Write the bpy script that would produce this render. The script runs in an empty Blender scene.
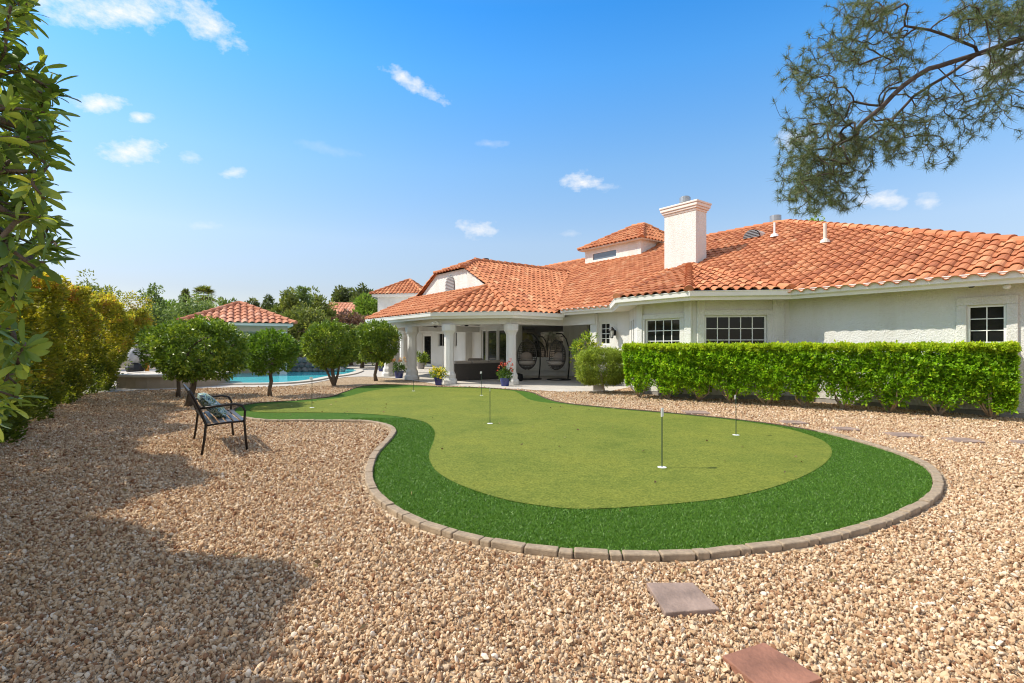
import bpy, math, random
import numpy as np
from mathutils import Vector, Matrix
R = math.radians
rng = np.random.default_rng(7)
random.seed(7)
sc = bpy.context.scene
COL = sc.collection

# ---------------------------------------------------------------- camera
F, HY, EYE = 500.0, 346.0, 1.45
cam_d = bpy.data.cameras.new('camera')
cam = bpy.data.objects.new('camera', cam_d); COL.objects.link(cam)
cam.location = (0, 0, EYE); cam.rotation_euler = (R(90), 0, 0)
cam_d.sensor_width = 36; cam_d.lens = 36 * F / 1024
cam_d.shift_y = (HY - 341.5) / 1024
cam_d.clip_start = 0.05; cam_d.clip_end = 3000
sc.camera = cam
sc.cycles.filter_width = 1.1

# ---------------------------------------------------------------- light
TOSUN = Vector((-0.668, 0.02, 0.743)).normalized()
sun_d = bpy.data.lights.new('sun', 'SUN'); sun = bpy.data.objects.new('sun', sun_d); COL.objects.link(sun)
sun_d.energy = 4.0; sun_d.angle = R(0.53); sun_d.color = (1, 0.93, 0.80)
sun.rotation_euler = TOSUN.to_track_quat('Z', 'Y').to_euler(); sun.location = (-20, 0, 30)
sc.view_settings.view_transform = 'Standard'; sc.view_settings.look = 'None'
sc.view_settings.exposure = 0.55; sc.view_settings.gamma = 1
sc.view_settings.use_curve_mapping = False
w = bpy.data.worlds.new('World'); sc.world = w; w.use_nodes = True
N = w.node_tree; N.nodes.clear()
def wn(t, **k):
    n = N.nodes.new(t)
    for a, b in k.items(): setattr(n, a, b)
    return n
def wl(a, b): N.links.new(a, b)
def wm(op, a, b=None, c=None, clamp=False):
    n = wn('ShaderNodeMath', operation=op); n.use_clamp = clamp
    for i, v in enumerate((a, b, c)):
        if v is None: continue
        if isinstance(v, (int, float)): n.inputs[i].default_value = v
        else: wl(v, n.inputs[i])
    return n.outputs[0]
sky = wn('ShaderNodeTexSky', sky_type='NISHITA'); sky.sun_disc = False
sky.sun_elevation = math.asin(TOSUN.z); sky.sun_rotation = R(270)
sky.altitude = 600; sky.air_density = 1.0; sky.dust_density = 0.6; sky.ozone_density = 1.6
tc = wn('ShaderNodeTexCoord'); sep = wn('ShaderNodeSeparateXYZ'); wl(tc.outputs['Generated'], sep.inputs[0])
X, Y, Z = sep.outputs
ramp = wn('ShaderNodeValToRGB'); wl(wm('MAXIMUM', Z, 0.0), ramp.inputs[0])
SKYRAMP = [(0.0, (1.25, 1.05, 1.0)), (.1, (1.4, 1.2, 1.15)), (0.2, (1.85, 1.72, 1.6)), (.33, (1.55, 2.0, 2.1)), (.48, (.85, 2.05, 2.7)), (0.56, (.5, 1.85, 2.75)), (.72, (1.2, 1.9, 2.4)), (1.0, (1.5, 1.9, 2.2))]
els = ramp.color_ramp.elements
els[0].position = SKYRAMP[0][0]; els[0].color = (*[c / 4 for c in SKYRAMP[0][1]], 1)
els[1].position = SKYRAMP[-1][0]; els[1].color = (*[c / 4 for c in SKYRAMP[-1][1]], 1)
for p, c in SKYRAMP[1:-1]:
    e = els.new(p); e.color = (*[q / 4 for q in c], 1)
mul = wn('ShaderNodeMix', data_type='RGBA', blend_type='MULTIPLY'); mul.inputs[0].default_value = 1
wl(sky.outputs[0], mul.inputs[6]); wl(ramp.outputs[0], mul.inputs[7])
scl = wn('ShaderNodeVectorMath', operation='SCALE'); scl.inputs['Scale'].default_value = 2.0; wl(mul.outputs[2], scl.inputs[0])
bg = wn('ShaderNodeBackground'); bg.inputs[1].default_value = 0.15
# clouds: small cumulus at fixed compass directions (bearing and height), ragged by noise
az = wm('ARCTAN2', X, wm('MAXIMUM', Y, 0.001)); hyp = wm('SQRT', wm('ADD', wm('MULTIPLY', X, X), wm('MULTIPLY', Y, Y)))
el = wm('ARCTAN2', Z, hyp)
cb = wn('ShaderNodeCombineXYZ'); wl(az, cb.inputs[0]); wl(wm('MULTIPLY', el, 1.6), cb.inputs[1])
no1 = wn('ShaderNodeTexNoise'); no1.inputs['Scale'].default_value = 34; no1.inputs['Detail'].default_value = 6; no1.inputs['Roughness'].default_value = .62
wl(cb.outputs[0], no1.inputs['Vector'])
n1 = wm('SUBTRACT', no1.outputs[0], 0.5)
CLOUDS = [(120, 10, 95, 22, 0, 1.0), (205, 22, 38, 22, -.5, .95), (60, -10, 60, 24, 0, 1), (100, 104, 31, 11, .05, 1.0), (140, 118, 14, 8, 0, .9), (134, 152, 33, 13, -.05, 1.0),
          (190, 158, 15, 6, -.1, .6), (233, 173, 13, 7, 0, .8), (414, 84, 34, 9, -.42, .95), (583, 182, 24, 10, -.05, .95), (603, 187, 14, 5, 0, .5),
          (477, 229, 21, 9, -.05, .9), (883, 199, 26, 11, -.1, .9), (927, 203, 14, 9, .1, .7), (1000, 62, 38, 26, .3, .75), (795, 138, 26, 14, .2, .6),
          (206, 226, 16, 5, 0, .35), (490, 144, 18, 4, 0, .3), (570, 234, 14, 4, 0, .3), (330, 150, 40, 6, -.2, .14)]
tot = None
for (px, py, rx, ry, tilt, amp) in CLOUDS:
    dx, dz = (px - 512) / F, (HY - py) / F
    a0 = math.atan(dx); e0 = math.atan(dz / math.hypot(1, dx))
    ra = rx / F * math.cos(a0) ** 2; re = ry / F * math.cos(a0) * math.cos(e0) ** 2
    u = wm('SUBTRACT', az, a0); v = wm('SUBTRACT', el, e0)
    v2 = wm('MULTIPLY_ADD', u, -(tilt - dz * math.sin(a0) / (1 + (dz * math.cos(a0)) ** 2)), v)
    uu = wm('DIVIDE', u, ra); vv = wm('DIVIDE', v2, re)
    d = wm('SQRT', wm('ADD', wm('MULTIPLY', uu, uu), wm('MULTIPLY', vv, vv)))
    m = wm('SUBTRACT', 1.0, d)
    m = wm('MULTIPLY_ADD', n1, 2.5, m)
    m = wm('SMOOTHSTEP' if False else 'MULTIPLY', m, .85 * amp, None, True)
    # no cloud far from its centre
    m = wm('MULTIPLY', m, wm('SUBTRACT', 2.3, wm('MULTIPLY', d, 1.1), None, True))
    tot = m if tot is None else wm('MAXIMUM', tot, m)
# unseen broken cloud added overhead and behind the camera to brighten the shade
no2 = wn('ShaderNodeTexNoise'); no2.inputs['Scale'].default_value = 2.6; no2.inputs['Detail'].default_value = 6; wl(tc.outputs['Generated'], no2.inputs['Vector'])
fld = wm('MAXIMUM', wm('MULTIPLY', wm('SUBTRACT', Z, .66), 5.0, None, True), wm('MULTIPLY', wm('MULTIPLY', Y, -1.0), 4.0, None, True))
fld = wm('MULTIPLY', fld, wm('MULTIPLY', wm('SUBTRACT', Z, .02), 12.0, None, True))
tot = wm('MAXIMUM', tot, wm('MULTIPLY', fld, wm('MULTIPLY_ADD', no2.outputs[0], 3.2, -1.08, True)))
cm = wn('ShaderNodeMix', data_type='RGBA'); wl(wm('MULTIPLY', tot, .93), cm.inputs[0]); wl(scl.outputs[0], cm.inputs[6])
CLOUDC = (5.1, 4.95, 4.75, 1)
cm.inputs[7].default_value = CLOUDC
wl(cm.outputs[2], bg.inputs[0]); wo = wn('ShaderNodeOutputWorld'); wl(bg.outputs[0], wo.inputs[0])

# ---------------------------------------------------------------- helpers
UX, UY = 0.609, -0.793            # along the house; inward is (0.793, 0.609)
def H(a, w_, z=0.0): return np.array([UX * a + .793 * w_, UY * a + .609 * w_, z])
def G(px, py, z=0.0):
    d = (EYE - z) * F / (py - HY)
    return np.array([(px - 512) / F * d, d, z])
def W(px, py, d): return np.array([(px - 512) / F * d, d, EYE + (HY - py) / F * d])
def nrm(v):
    v = np.asarray(v, float); l = np.linalg.norm(v, axis=-1, keepdims=True); return v / np.maximum(l, 1e-9)
XF = {}
def tag(o, label=None, cat=None, group=None, kind=None):
    if label: o['label'] = label
    if cat: o['category'] = cat
    if group: o['group'] = group
    if kind: o['kind'] = kind
    return o
def empty(name, loc, rz=0.0):
    o = bpy.data.objects.new(name, None); COL.objects.link(o)
    o.location = loc; o.rotation_euler = (0, 0, rz); o.empty_display_size = .2
    XF[o.name] = Matrix.Translation(Vector([float(x) for x in loc])) @ Matrix.Rotation(rz, 4, 'Z'); return o
def thing(name, label, cat, loc, rz=0.0, group=None): return tag(empty(name, loc, rz), label, cat, group)

class MB:
    def __init__(s): s.v = []; s.f = []; s.n = 0; s.r = []; s.t = []
    def add(s, V, Fc, r=None, t=None):
        V = np.asarray(V, float).reshape(-1, 3); s.v.append(V)
        for i, f in enumerate(Fc): s.f.append(tuple(int(q) + s.n for q in f))
        k = len(Fc); s.n += len(V)
        s.r.append(np.full(k, random.random() if r is None else r) if np.isscalar(r) or r is None else np.asarray(r))
        s.t.append(np.full(k, 0.0 if t is None else t) if np.isscalar(t) or t is None else np.asarray(t))
        return s
    def box(s, c, size, rz=0.0, x=None, y=None, z=None, taper=0.0):
        c = np.asarray(c, float)
        if x is None: x = np.array([math.cos(rz), math.sin(rz), 0]); y = np.array([-math.sin(rz), math.cos(rz), 0])
        x = nrm(x)
        if z is None: z = np.array([0, 0, 1.]) if y is None else np.cross(x, nrm(y))
        if y is None: y = np.cross(nrm(z), x)
        x, y, z = nrm(x), nrm(y), nrm(z)
        hx, hy, hz = [q / 2 for q in size]; V = []
        for k in (-1, 1):
            g = 1 - taper * (k > 0)
            for (i, j) in ((-1, -1), (1, -1), (1, 1), (-1, 1)): V.append(c + x * hx * i * g + y * hy * j * g + z * hz * k)
        s.add(V, [(3, 2, 1, 0), (4, 5, 6, 7), (0, 1, 5, 4), (1, 2, 6, 5), (2, 3, 7, 6), (3, 0, 4, 7)]); return s
    def tube(s, P, r, seg=8, cap=True, t=None):
        P = np.asarray(P, float); n = len(P)
        r = np.full(n, r) if np.isscalar(r) else np.asarray(r, float)
        T = nrm(np.gradient(P, axis=0)); up = np.array([0, 0, 1.]) if abs(T[0][2]) < .9 else np.array([1., 0, 0])
        V = []
        A = nrm(np.cross(T[0], up))
        for i in range(n):
            A = nrm(A - T[i] * np.dot(A, T[i])); B = np.cross(T[i], A)
            for k in range(seg):
                q = 2 * math.pi * k / seg; V.append(P[i] + r[i] * (A * math.cos(q) + B * math.sin(q)))
        Fc = [(i * seg + k, i * seg + (k + 1) % seg, (i + 1) * seg + (k + 1) % seg, (i + 1) * seg + k) for i in range(n - 1) for k in range(seg)]
        if cap: Fc += [tuple(range(seg))[::-1], tuple((n - 1) * seg + k for k in range(seg))]
        s.add(V, Fc, None, t); return s
    def lathe(s, c, prof, seg=16, rot=0.0, sx=1, sy=1):
        V = []
        for (r, z) in prof:
            for k in range(seg):
                q = 2 * math.pi * (k + .5) / seg + rot; V.append((c[0] + r * sx * math.cos(q), c[1] + r * sy * math.sin(q), c[2] + z))
        n = len(prof)
        Fc = [(i * seg + k, i * seg + (k + 1) % seg, (i + 1) * seg + (k + 1) % seg, (i + 1) * seg + k) for i in range(n - 1) for k in range(seg)]
        Fc += [tuple(range(seg))[::-1], tuple((n - 1) * seg + k for k in range(seg))]
        s.add(V, Fc); return s
    def ball(s, c, rad, seg=12, rings=8, noise=0.0):
        rad = np.full(3, rad) if np.isscalar(rad) else np.asarray(rad)
        V = []
        for i in range(rings + 1):
            ph = math.pi * i / rings
            for k in range(seg):
                q = 2 * math.pi * k / seg; jj = 1 + noise * (random.random() - .5)
                V.append(np.asarray(c) + rad * jj * np.array([math.sin(ph) * math.cos(q), math.sin(ph) * math.sin(q), math.cos(ph)]))
        Fc = [(i * seg + k, (i + 1) * seg + k, (i + 1) * seg + (k + 1) % seg, i * seg + (k + 1) % seg) for i in range(rings) for k in range(seg)]
        s.add(V, Fc); return s
    def prism(s, poly, z0, z1):
        n = len(poly); V = [(*p[:2], z0) for p in poly] + [(*p[:2], z1) for p in poly]
        s.add(V, [tuple(range(n))[::-1], tuple(range(n, 2 * n))] + [(i, (i + 1) % n, n + (i + 1) % n, n + i) for i in range(n)]); return s
    def build(s, name, mat, parent=None, loc=None, smooth=False, bevel=0.0, house=False):
        V = np.concatenate(s.v) if s.v else np.zeros((0, 3))
        if house: V = np.stack([UX * V[:, 0] + .793 * V[:, 1], UY * V[:, 0] + .609 * V[:, 1], V[:, 2]], 1)
        M = Matrix()
        if parent is not None:
            M = XF[parent.name]
        elif loc is not None:
            M = Matrix.Translation(Vector([float(q) for q in loc]))
        Mi = np.array(M.inverted())
        V = V @ Mi[:3, :3].T + Mi[:3, 3]
        me = bpy.data.meshes.new(name)
        me.from_pydata(V.tolist(), [], s.f)
        o = bpy.data.objects.new(name, me); COL.objects.link(o)
        me.materials.append(mat)
        for nm, arr in (('rnd', s.r), ('tone', s.t)):
            at = me.attributes.new(nm, 'FLOAT', 'FACE'); at.data.foreach_set('value', np.concatenate(arr).astype(np.float32))
        if smooth: me.shade_smooth()
        if parent is not None: o.parent = parent; XF[o.name] = M
        else: o.matrix_world = M; XF[o.name] = M
        if bevel > 0:
            b = o.modifiers.new('b', 'BEVEL'); b.width = bevel; b.segments = 2; b.limit_method = 'ANGLE'
        me.update(); return o

def fast_mesh(name, V, Fk, mat, parent=None, rnd=None, tone=None, loc=None, smooth=False):
    """V (n,3) world, Fk (m,k) faces of k corners"""
    M = XF[parent.name] if parent is not None else (Matrix.Translation(Vector([float(q) for q in loc])) if loc is not None else Matrix())
    Mi = np.array(M.inverted()); V = V @ Mi[:3, :3].T + Mi[:3, 3]
    me = bpy.data.meshes.new(name); m, k = Fk.shape
    me.vertices.add(len(V)); me.vertices.foreach_set('co', V.astype(np.float32).ravel())
    me.loops.add(m * k); me.loops.foreach_set('vertex_index', Fk.astype(np.int32).ravel())
    me.polygons.add(m); me.polygons.foreach_set('loop_start', np.arange(0, m * k, k, dtype=np.int32)); me.polygons.foreach_set('loop_total', np.full(m, k, dtype=np.int32))
    me.update(calc_edges=True)
    for nm, arr in (('rnd', rnd), ('tone', tone)):
        if arr is None: arr = np.zeros(m)
        at = me.attributes.new(nm, 'FLOAT', 'FACE'); at.data.foreach_set('value', np.asarray(arr, dtype=np.float32))
    me.materials.append(mat)
    if smooth: me.shade_smooth()
    o = bpy.data.objects.new(name, me); COL.objects.link(o)
    if parent is not None: o.parent = parent
    else: o.matrix_world = M
    XF[o.name] = M
    return o

# ---------------------------------------------------------------- materials
def newmat(name):
    m = bpy.data.materials.new(name); m.use_nodes = True; t = m.node_tree
    return m, t, t.nodes['Principled BSDF'], t.nodes['Material Output']
def noise(t, scale, detail=4, rough=.55, coord='Object', stretch=None):
    tcn = t.nodes.new('ShaderNodeTexCoord'); n = t.nodes.new('ShaderNodeTexNoise')
    n.inputs['Scale'].default_value = scale; n.inputs['Detail'].default_value = detail; n.inputs['Roughness'].default_value = rough
    src = tcn.outputs[coord]
    if stretch:
        mp = t.nodes.new('ShaderNodeMapping'); mp.inputs['Scale'].default_value = stretch; t.links.new(src, mp.inputs[0]); src = mp.outputs[0]
    t.links.new(src, n.inputs['Vector']); return n.outputs[0]
def rampn(t, fac, stops):
    r = t.nodes.new('ShaderNodeValToRGB'); e = r.color_ramp.elements
    e[0].position, e[0].color = stops[0][0], (*stops[0][1], 1); e[1].position, e[1].color = stops[-1][0], (*stops[-1][1], 1)
    for p, c in stops[1:-1]:
        q = e.new(p); q.color = (*c, 1)
    t.links.new(fac, r.inputs[0]); return r.outputs[0]
def mixc(t, fac, a, b, mode='MIX'):
    m = t.nodes.new('ShaderNodeMix'); m.data_type = 'RGBA'; m.blend_type = mode
    for i, v in ((0, fac), (6, a), (7, b)):
        if isinstance(v, (int, float)): m.inputs[i].default_value = v
        elif isinstance(v, tuple): m.inputs[i].default_value = (*v, 1)
        else: t.links.new(v, m.inputs[i])
    return m.outputs[2]
def attr(t, name, typ='GEOMETRY'):
    a = t.nodes.new('ShaderNodeAttribute'); a.attribute_name = name; a.attribute_type = typ; return a.outputs['Fac']
def bump(t, bs, h, dist, strength=1.0):
    b = t.nodes.new('ShaderNodeBump'); b.inputs['Distance'].default_value = dist; b.inputs['Strength'].default_value = strength
    t.links.new(h, b.inputs['Height']); t.links.new(b.outputs[0], bs.inputs['Normal'])
def plain(name, col, rough=.6, metal=0.0, var=.12, scale=9, bmp=0.0, spec=.5):
    m, t, bs, o = newmat(name)
    n = noise(t, scale, 5, .6)
    c = rampn(t, n, [(.3, tuple(q * (1 - var) for q in col)), (.7, tuple(min(1, q * (1 + var)) for q in col))])
    t.links.new(c, bs.inputs['Base Color']); bs.inputs['Roughness'].default_value = rough; bs.inputs['Metallic'].default_value = metal
    bs.inputs['Specular IOR Level'].default_value = spec
    if bmp: bump(t, bs, noise(t, scale * 8, 4), bmp)
    return m
def leafmat(name, stops, tones=None, trans=.35, rough=.5):
    """stops: ramp over the per-leaf random value; tones: second ramp (young growth) mixed in by the 'tone' attribute"""
    m, t, bs, out = newmat(name)
    c = rampn(t, attr(t, 'rnd'), stops)
    if tones:
        c2 = rampn(t, attr(t, 'rnd'), tones); c = mixc(t, attr(t, 'tone'), c, c2)
    t.links.new(c, bs.inputs['Base Color']); bs.inputs['Roughness'].default_value = rough; bs.inputs['Specular IOR Level'].default_value = .35
    tr = t.nodes.new('ShaderNodeBsdfTranslucent'); t.links.new(mixc(t, 1.0, c, (1.25, 1.3, .6), 'MULTIPLY'), tr.inputs[0])
    mx = t.nodes.new('ShaderNodeMixShader'); mx.inputs[0].default_value = trans
    t.links.new(bs.outputs[0], mx.inputs[1]); t.links.new(tr.outputs[0], mx.inputs[2]); t.links.new(mx.outputs[0], out.inputs[0]); return m

def stucco_mat():
    m, t, bs, o = newmat('stucco')
    n = noise(t, .8, 5, .6); n2 = noise(t, 26, 5, .7)
    c = rampn(t, n, [(.25, (.68, .665, .625)), (.75, (.76, .75, .715))]); t.links.new(c, bs.inputs['Base Color'])
    n3 = noise(t, 1.6, 6, .65, 'Object', (1, 1, .18)); c = mixc(t, .45, c, rampn(t, n3, [(.34, (.80, .76, .70)), (.52, (1, 1, 1)), (.9, (1, 1, 1))]), 'MULTIPLY'); t.links.new(c, bs.inputs['Base Color'])
    bs.inputs['Roughness'].default_value = .9; bs.inputs['Specular IOR Level'].default_value = .2; bump(t, bs, n2, .03, 1.0); return m
M_ST = stucco_mat()
M_TRIM = plain('white_trim', (.80, .79, .75), .5, var=.04, scale=3)
M_SOFF = plain('soffit', (.72, .66, .55), .85, var=.05, scale=3)
M_BASE = plain('grey_footing', (.30, .28, .26), .9, var=.2, scale=6, bmp=.01)
def tile_mat(name, cols):
    m, t, bs, o = newmat(name)
    c = rampn(t, attr(t, 'rnd'), cols); c = mixc(t, .55, c, rampn(t, noise(t, 2.2, 6, .7), [(.3, (.50, .44, .42)), (.5, (.95, .95, .95)), (.75, (1.15, 1.10, 1.02))]), 'MULTIPLY')
    t.links.new(c, bs.inputs['Base Color']); bs.inputs['Roughness'].default_value = .82; bs.inputs['Specular IOR Level'].default_value = .25
    bump(t, bs, noise(t, 30, 4), .004); return m
M_TILE = tile_mat('terracotta_tile', [(0, (.34, .115, .055)), (.35, (.47, .17, .077)), (.7, (.56, .232, .108)), (1, (.62, .32, .17))])
M_TILE2 = tile_mat('pale_terracotta_tile', [(0, (.42, .16, .085)), (.5, (.55, .24, .14)), (1, (.66, .36, .25))])
M_MORT = plain('roof_underlay', (.16, .065, .04), .95, var=.2)
M_WICK = plain('grey_wicker', (.085, .078, .072), .7, var=.2)
M_GLASS, _t, _b, _o = newmat('window_glass')
_b.inputs['Base Color'].default_value = (.012, .014, .014, 1); _b.inputs['Roughness'].default_value = .05; _b.inputs['Specular IOR Level'].default_value = .3
M_GLASS2, _t, _b, _o = newmat('patio_glass')
_b.inputs['Base Color'].default_value = (.03, .032, .03, 1); _b.inputs['Roughness'].default_value = .04; _b.inputs['Specular IOR Level'].default_value = 1.0; _b.inputs['IOR'].default_value = 1.7
M_SKYL, _t, _b, _o = newmat('clerestory_glass')
_b.inputs['Base Color'].default_value = (.10, .13, .16, 1); _b.inputs['Roughness'].default_value = .08; _b.inputs['Specular IOR Level'].default_value = .9
M_DARK = plain('dark_bronze_metal', (.030, .024, .021), .45, .6, var=.2)
M_BLACK = plain('black_metal', (.015, .015, .016), .5, .3, var=.1)
M_GALV = plain('galvanised_metal', (.36, .37, .38), .4, .7, var=.15)
M_WHITE = plain('white_plastic', (.8, .8, .79), .4, var=.02)
M_CONC = plain('concrete', (.46, .42, .37), .9, var=.14, scale=2.2, bmp=.004)
M_CURB = plain('curb_stone', (.34, .255, .17), .92, var=.3, scale=14, bmp=.006)
M_FLAG = plain('flagstone', (.27, .19, .15), .85, var=.35, scale=5, bmp=.008)
M_RUST = plain('rust_flagstone', (.27, .12, .075), .8, var=.4, scale=4, bmp=.008)
M_BARK = plain('bark', (.13, .095, .065), .95, var=.35, scale=14, bmp=.012)
M_PBARK = plain('pine_bark', (.085, .062, .05), .95, var=.35, scale=14, bmp=.01)
M_STEM = plain('pale_stems', (.44, .34, .24), .9, var=.3, scale=20)
M_POT = plain('blue_glaze', (.015, .03, .16), .18, var=.25, scale=6, spec=.7)
M_SOFA = plain('dark_wicker', (.06, .052, .045), .7, var=.25, scale=60, bmp=.004)
M_CUSH = plain('beige_cushion', (.42, .37, .32), .9, var=.06, scale=20)
M_PILL = plain('brown_cushion', (.34, .28, .24), .9, var=.1, scale=20)
M_CGRY = plain('grey_cover', (.38, .39, .40), .8, var=.25, scale=4)
M_ORAN = plain('orange_plastic', (.62, .26, .04), .5, var=.1)
M_ROCK = plain('grey_rock_wall', (.23, .225, .22), .9, var=.35, scale=3, bmp=.03)
M_BLOCK = plain('boundary_block', (.50, .46, .42), .9, var=.1, scale=2, bmp=.004)
M_TAN = plain('tan_plaster', (.42, .33, .235), .9, var=.1, scale=3, bmp=.003)

def ground_mat():
    m, t, bs, o = newmat('gravel_ground'); tcn = t.nodes.new('ShaderNodeTexCoord')
    v = t.nodes.new('ShaderNodeTexVoronoi'); v.inputs['Scale'].default_value = 30; t.links.new(tcn.outputs['Object'], v.inputs['Vector'])
    v2 = t.nodes.new('ShaderNodeTexVoronoi'); v2.inputs['Scale'].default_value = 19; t.links.new(tcn.outputs['Object'], v2.inputs['Vector'])
    sp = t.nodes.new('ShaderNodeSeparateColor'); t.links.new(v.outputs['Color'], sp.inputs[0])
    c = rampn(t, sp.outputs[0], [(0, (.24, .155, .095)), (.4, (.40, .29, .185)), (.75, (.52, .40, .27)), (1, (.62, .51, .37))])
    c = mixc(t, .5, c, rampn(t, noise(t, .25, 4), [(.3, (.8, .76, .72)), (.7, (1.08, 1.05, 1.02))]), 'MULTIPLY')
    t.links.new(c, bs.inputs['Base Color']); bs.inputs['Roughness'].default_value = .95; bs.inputs['Specular IOR Level'].default_value = .1
    mm = t.nodes.new('ShaderNodeMath'); mm.operation = 'ADD'; t.links.new(v.outputs['Distance'], mm.inputs[0]); t.links.new(v2.outputs['Distance'], mm.inputs[1])
    b = t.nodes.new('ShaderNodeBump'); b.invert = True; b.inputs['Distance'].default_value = .03; b.inputs['Strength'].default_value = .9
    t.links.new(mm.outputs[0], b.inputs['Height']); t.links.new(b.outputs[0], bs.inputs['Normal']); return m
M_GROUND = ground_mat()
def stone_mat():
    m, t, bs, o = newmat('gravel_stone')
    c = rampn(t, attr(t, 'srnd', 'INSTANCER'), [(0, (.25, .12, .065)), (.12, (.40, .24, .135)), (.4, (.545, .375, .225)), (.72, (.64, .475, .31)), (.93, (.72, .58, .42)), (1, (.77, .67, .55))])
    c = mixc(t, .5, c, rampn(t, noise(t, 38, 4, .6, 'Generated'), [(.3, (.62, .55, .48)), (.6, (1.08, 1.05, 1.0))]), 'MULTIPLY')
    t.links.new(c, bs.inputs['Base Color']); bs.inputs['Roughness'].default_value = .9; bs.inputs['Specular IOR Level'].default_value = .15; return m
M_STONE = stone_mat()
def turf_mat(name, lo, mid, hi, sc_, bm, big=.7):
    m, t, bs, o = newmat(name)
    c = rampn(t, noise(t, sc_, 6, .75), [(.3, lo), (.5, mid), (.72, hi)])
    c = mixc(t, big, c, rampn(t, noise(t, .9, 7, .66), [(.30, (.62, .74, .60)), (.47, (.95, .98, .95)), (.55, (1.05, 1.03, 1)), (.72, (1.34, 1.22, 1.10))]), 'MULTIPLY')
    t.links.new(c, bs.inputs['Base Color']); bs.inputs['Roughness'].default_value = .85; bs.inputs['Specular IOR Level'].default_value = .15
    c = mixc(t, .8, c, rampn(t, noise(t, 9, 8, .8), [(.30, (.66, .70, .62)), (.5, (1, 1, 1)), (.70, (1.28, 1.22, 1.18))]), 'MULTIPLY'); t.links.new(c, bs.inputs['Base Color'])
    bump(t, bs, noise(t, sc_ * 1.1, 5, .8), bm); return m
M_PUTT = turf_mat('putting_turf', (.07, .095, .012), (.155, .18, .026), (.26, .275, .055), 42, .008)
M_FRIN = turf_mat('fringe_turf_base', (.03, .07, .006), (.055, .12, .01), (.09, .18, .02), 60, .01, .4)
M_BLADE = leafmat('turf_blade', [(0, (0.038, 0.109, 0.006)), (.6, (0.084, 0.196, 0.013)), (1, (0.166, 0.304, 0.043))], trans=.2, rough=.45)
M_WATER, _t, _b, _o = newmat('pool_water')
_c = rampn(_t, noise(_t, 1.1, 3), [(.3, (.05, .48, .56)), (.7, (.09, .58, .65))]); _t.links.new(_c, _b.inputs['Base Color'])
_b.inputs['Roughness'].default_value = .08; _b.inputs['IOR'].default_value = 1.2; _b.inputs['Specular IOR Level'].default_value = .35
bump(_t, _b, noise(_t, 7, 3, .5), .012, .5)

# ---------------------------------------------------------------- polygons on the ground
def smooth_closed(P, per=6):
    P = np.asarray(P, float); n = len(P); out = []
    for i in range(n):
        p0, p1, p2, p3 = P[i - 1], P[i], P[(i + 1) % n], P[(i + 2) % n]
        for k in range(per):
            t = k / per
            out.append(.5 * ((2 * p1) + (-p0 + p2) * t + (2 * p0 - 5 * p1 + 4 * p2 - p3) * t * t + (-p0 + 3 * p1 - 3 * p2 + p3) * t ** 3))
    return np.array(out)
def inside(poly, P):
    x, y = P[:, 0], P[:, 1]; c = np.zeros(len(P), bool); n = len(poly); j = n - 1
    for i in range(n):
        xi, yi, xj, yj = poly[i][0], poly[i][1], poly[j][0], poly[j][1]
        c ^= ((yi > y) != (yj > y)) & (x < (xj - xi) * (y - yi) / (yj - yi + 1e-12) + xi); j = i
    return c
def dist_poly(poly, P):
    d = np.full(len(P), 1e9); n = len(poly)
    for i in range(n):
        a, b = poly[i][:2], poly[(i + 1) % n][:2]; ab = b - a
        t = np.clip(((P[:, :2] - a) @ ab) / (ab @ ab + 1e-12), 0, 1); q = a + t[:, None] * ab
        d = np.minimum(d, np.hypot(P[:, 0] - q[:, 0], P[:, 1] - q[:, 1]))
    return d
def sheet(name, poly, z, mat, kind='structure'):
    import mathutils
    pts = [Vector((float(p[0]), float(p[1]), z)) for p in poly]
    tris = mathutils.geometry.tessellate_polygon([pts])
    mb = MB(); mb.add([tuple(p) for p in pts], [tuple(t) for t in tris]); o = mb.build(name, mat)
    import bmesh
    bm = bmesh.new(); bm.from_mesh(o.data); bmesh.ops.recalc_face_normals(bm, faces=bm.faces)
    for f in bm.faces:
        if f.normal.z < 0: f.normal_flip()
    bm.to_mesh(o.data); bm.free()
    if kind: o['kind'] = kind
    return o
TURF_PX = [(236, 415), (262, 421), (300, 421.5), (340, 421.7), (370, 422.5), (386, 425.5), (395, 429.5), (396.5, 434), (390, 443), (380, 454), (374, 469), (374.5, 484), (383, 498),
           (399.5, 511), (423, 523.5), (452.6, 533.5), (489, 542), (529, 549), (568, 553), (606, 555), (645, 556), (683, 555.6), (735, 550), (795, 542.5), (855, 529.5), (898, 514), (926, 498),
           (932, 482), (923, 468), (898, 456), (864, 445), (821, 433.6), (778, 426), (726, 419.4), (670, 413.8), (606, 408.2), (563, 403.6), (544, 398.5), (533, 393.6), (517, 390.8),
           (481, 388.3), (443, 387.3), (418, 385.9), (386, 385), (362, 387), (344.6, 392.6), (330, 397.5), (296, 401.2), (260, 403.5), (240, 407)]
TURF = smooth_closed([G(*p) for p in TURF_PX], 5)
PUTT_PX = [(250, 411), (268, 413.2), (310, 413.2), (353, 414), (386, 416), (409, 419), (426, 423.5), (434, 431), (434, 441), (429, 456), (434, 469.7), (449, 481), (472.6, 491.3), (502.5, 500.6), (532, 506.2),
           (571.6, 510.5), (610, 510), (640, 508), (679, 505), (726, 499.5), (769, 490), (803.6, 477.4), (825, 464.5), (832, 453), (825, 443), (805, 434.6), (776, 427.3), (726, 420.3), (670, 414.6), (606, 409.2),
           (563, 404.8), (540, 402.5), (527, 399), (519, 394), (510, 391), (481, 389.1), (443, 388.1), (406, 388), (380, 390), (363, 393), (345, 397.5), (320, 401), (296, 403), (262, 405.5)]
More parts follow.
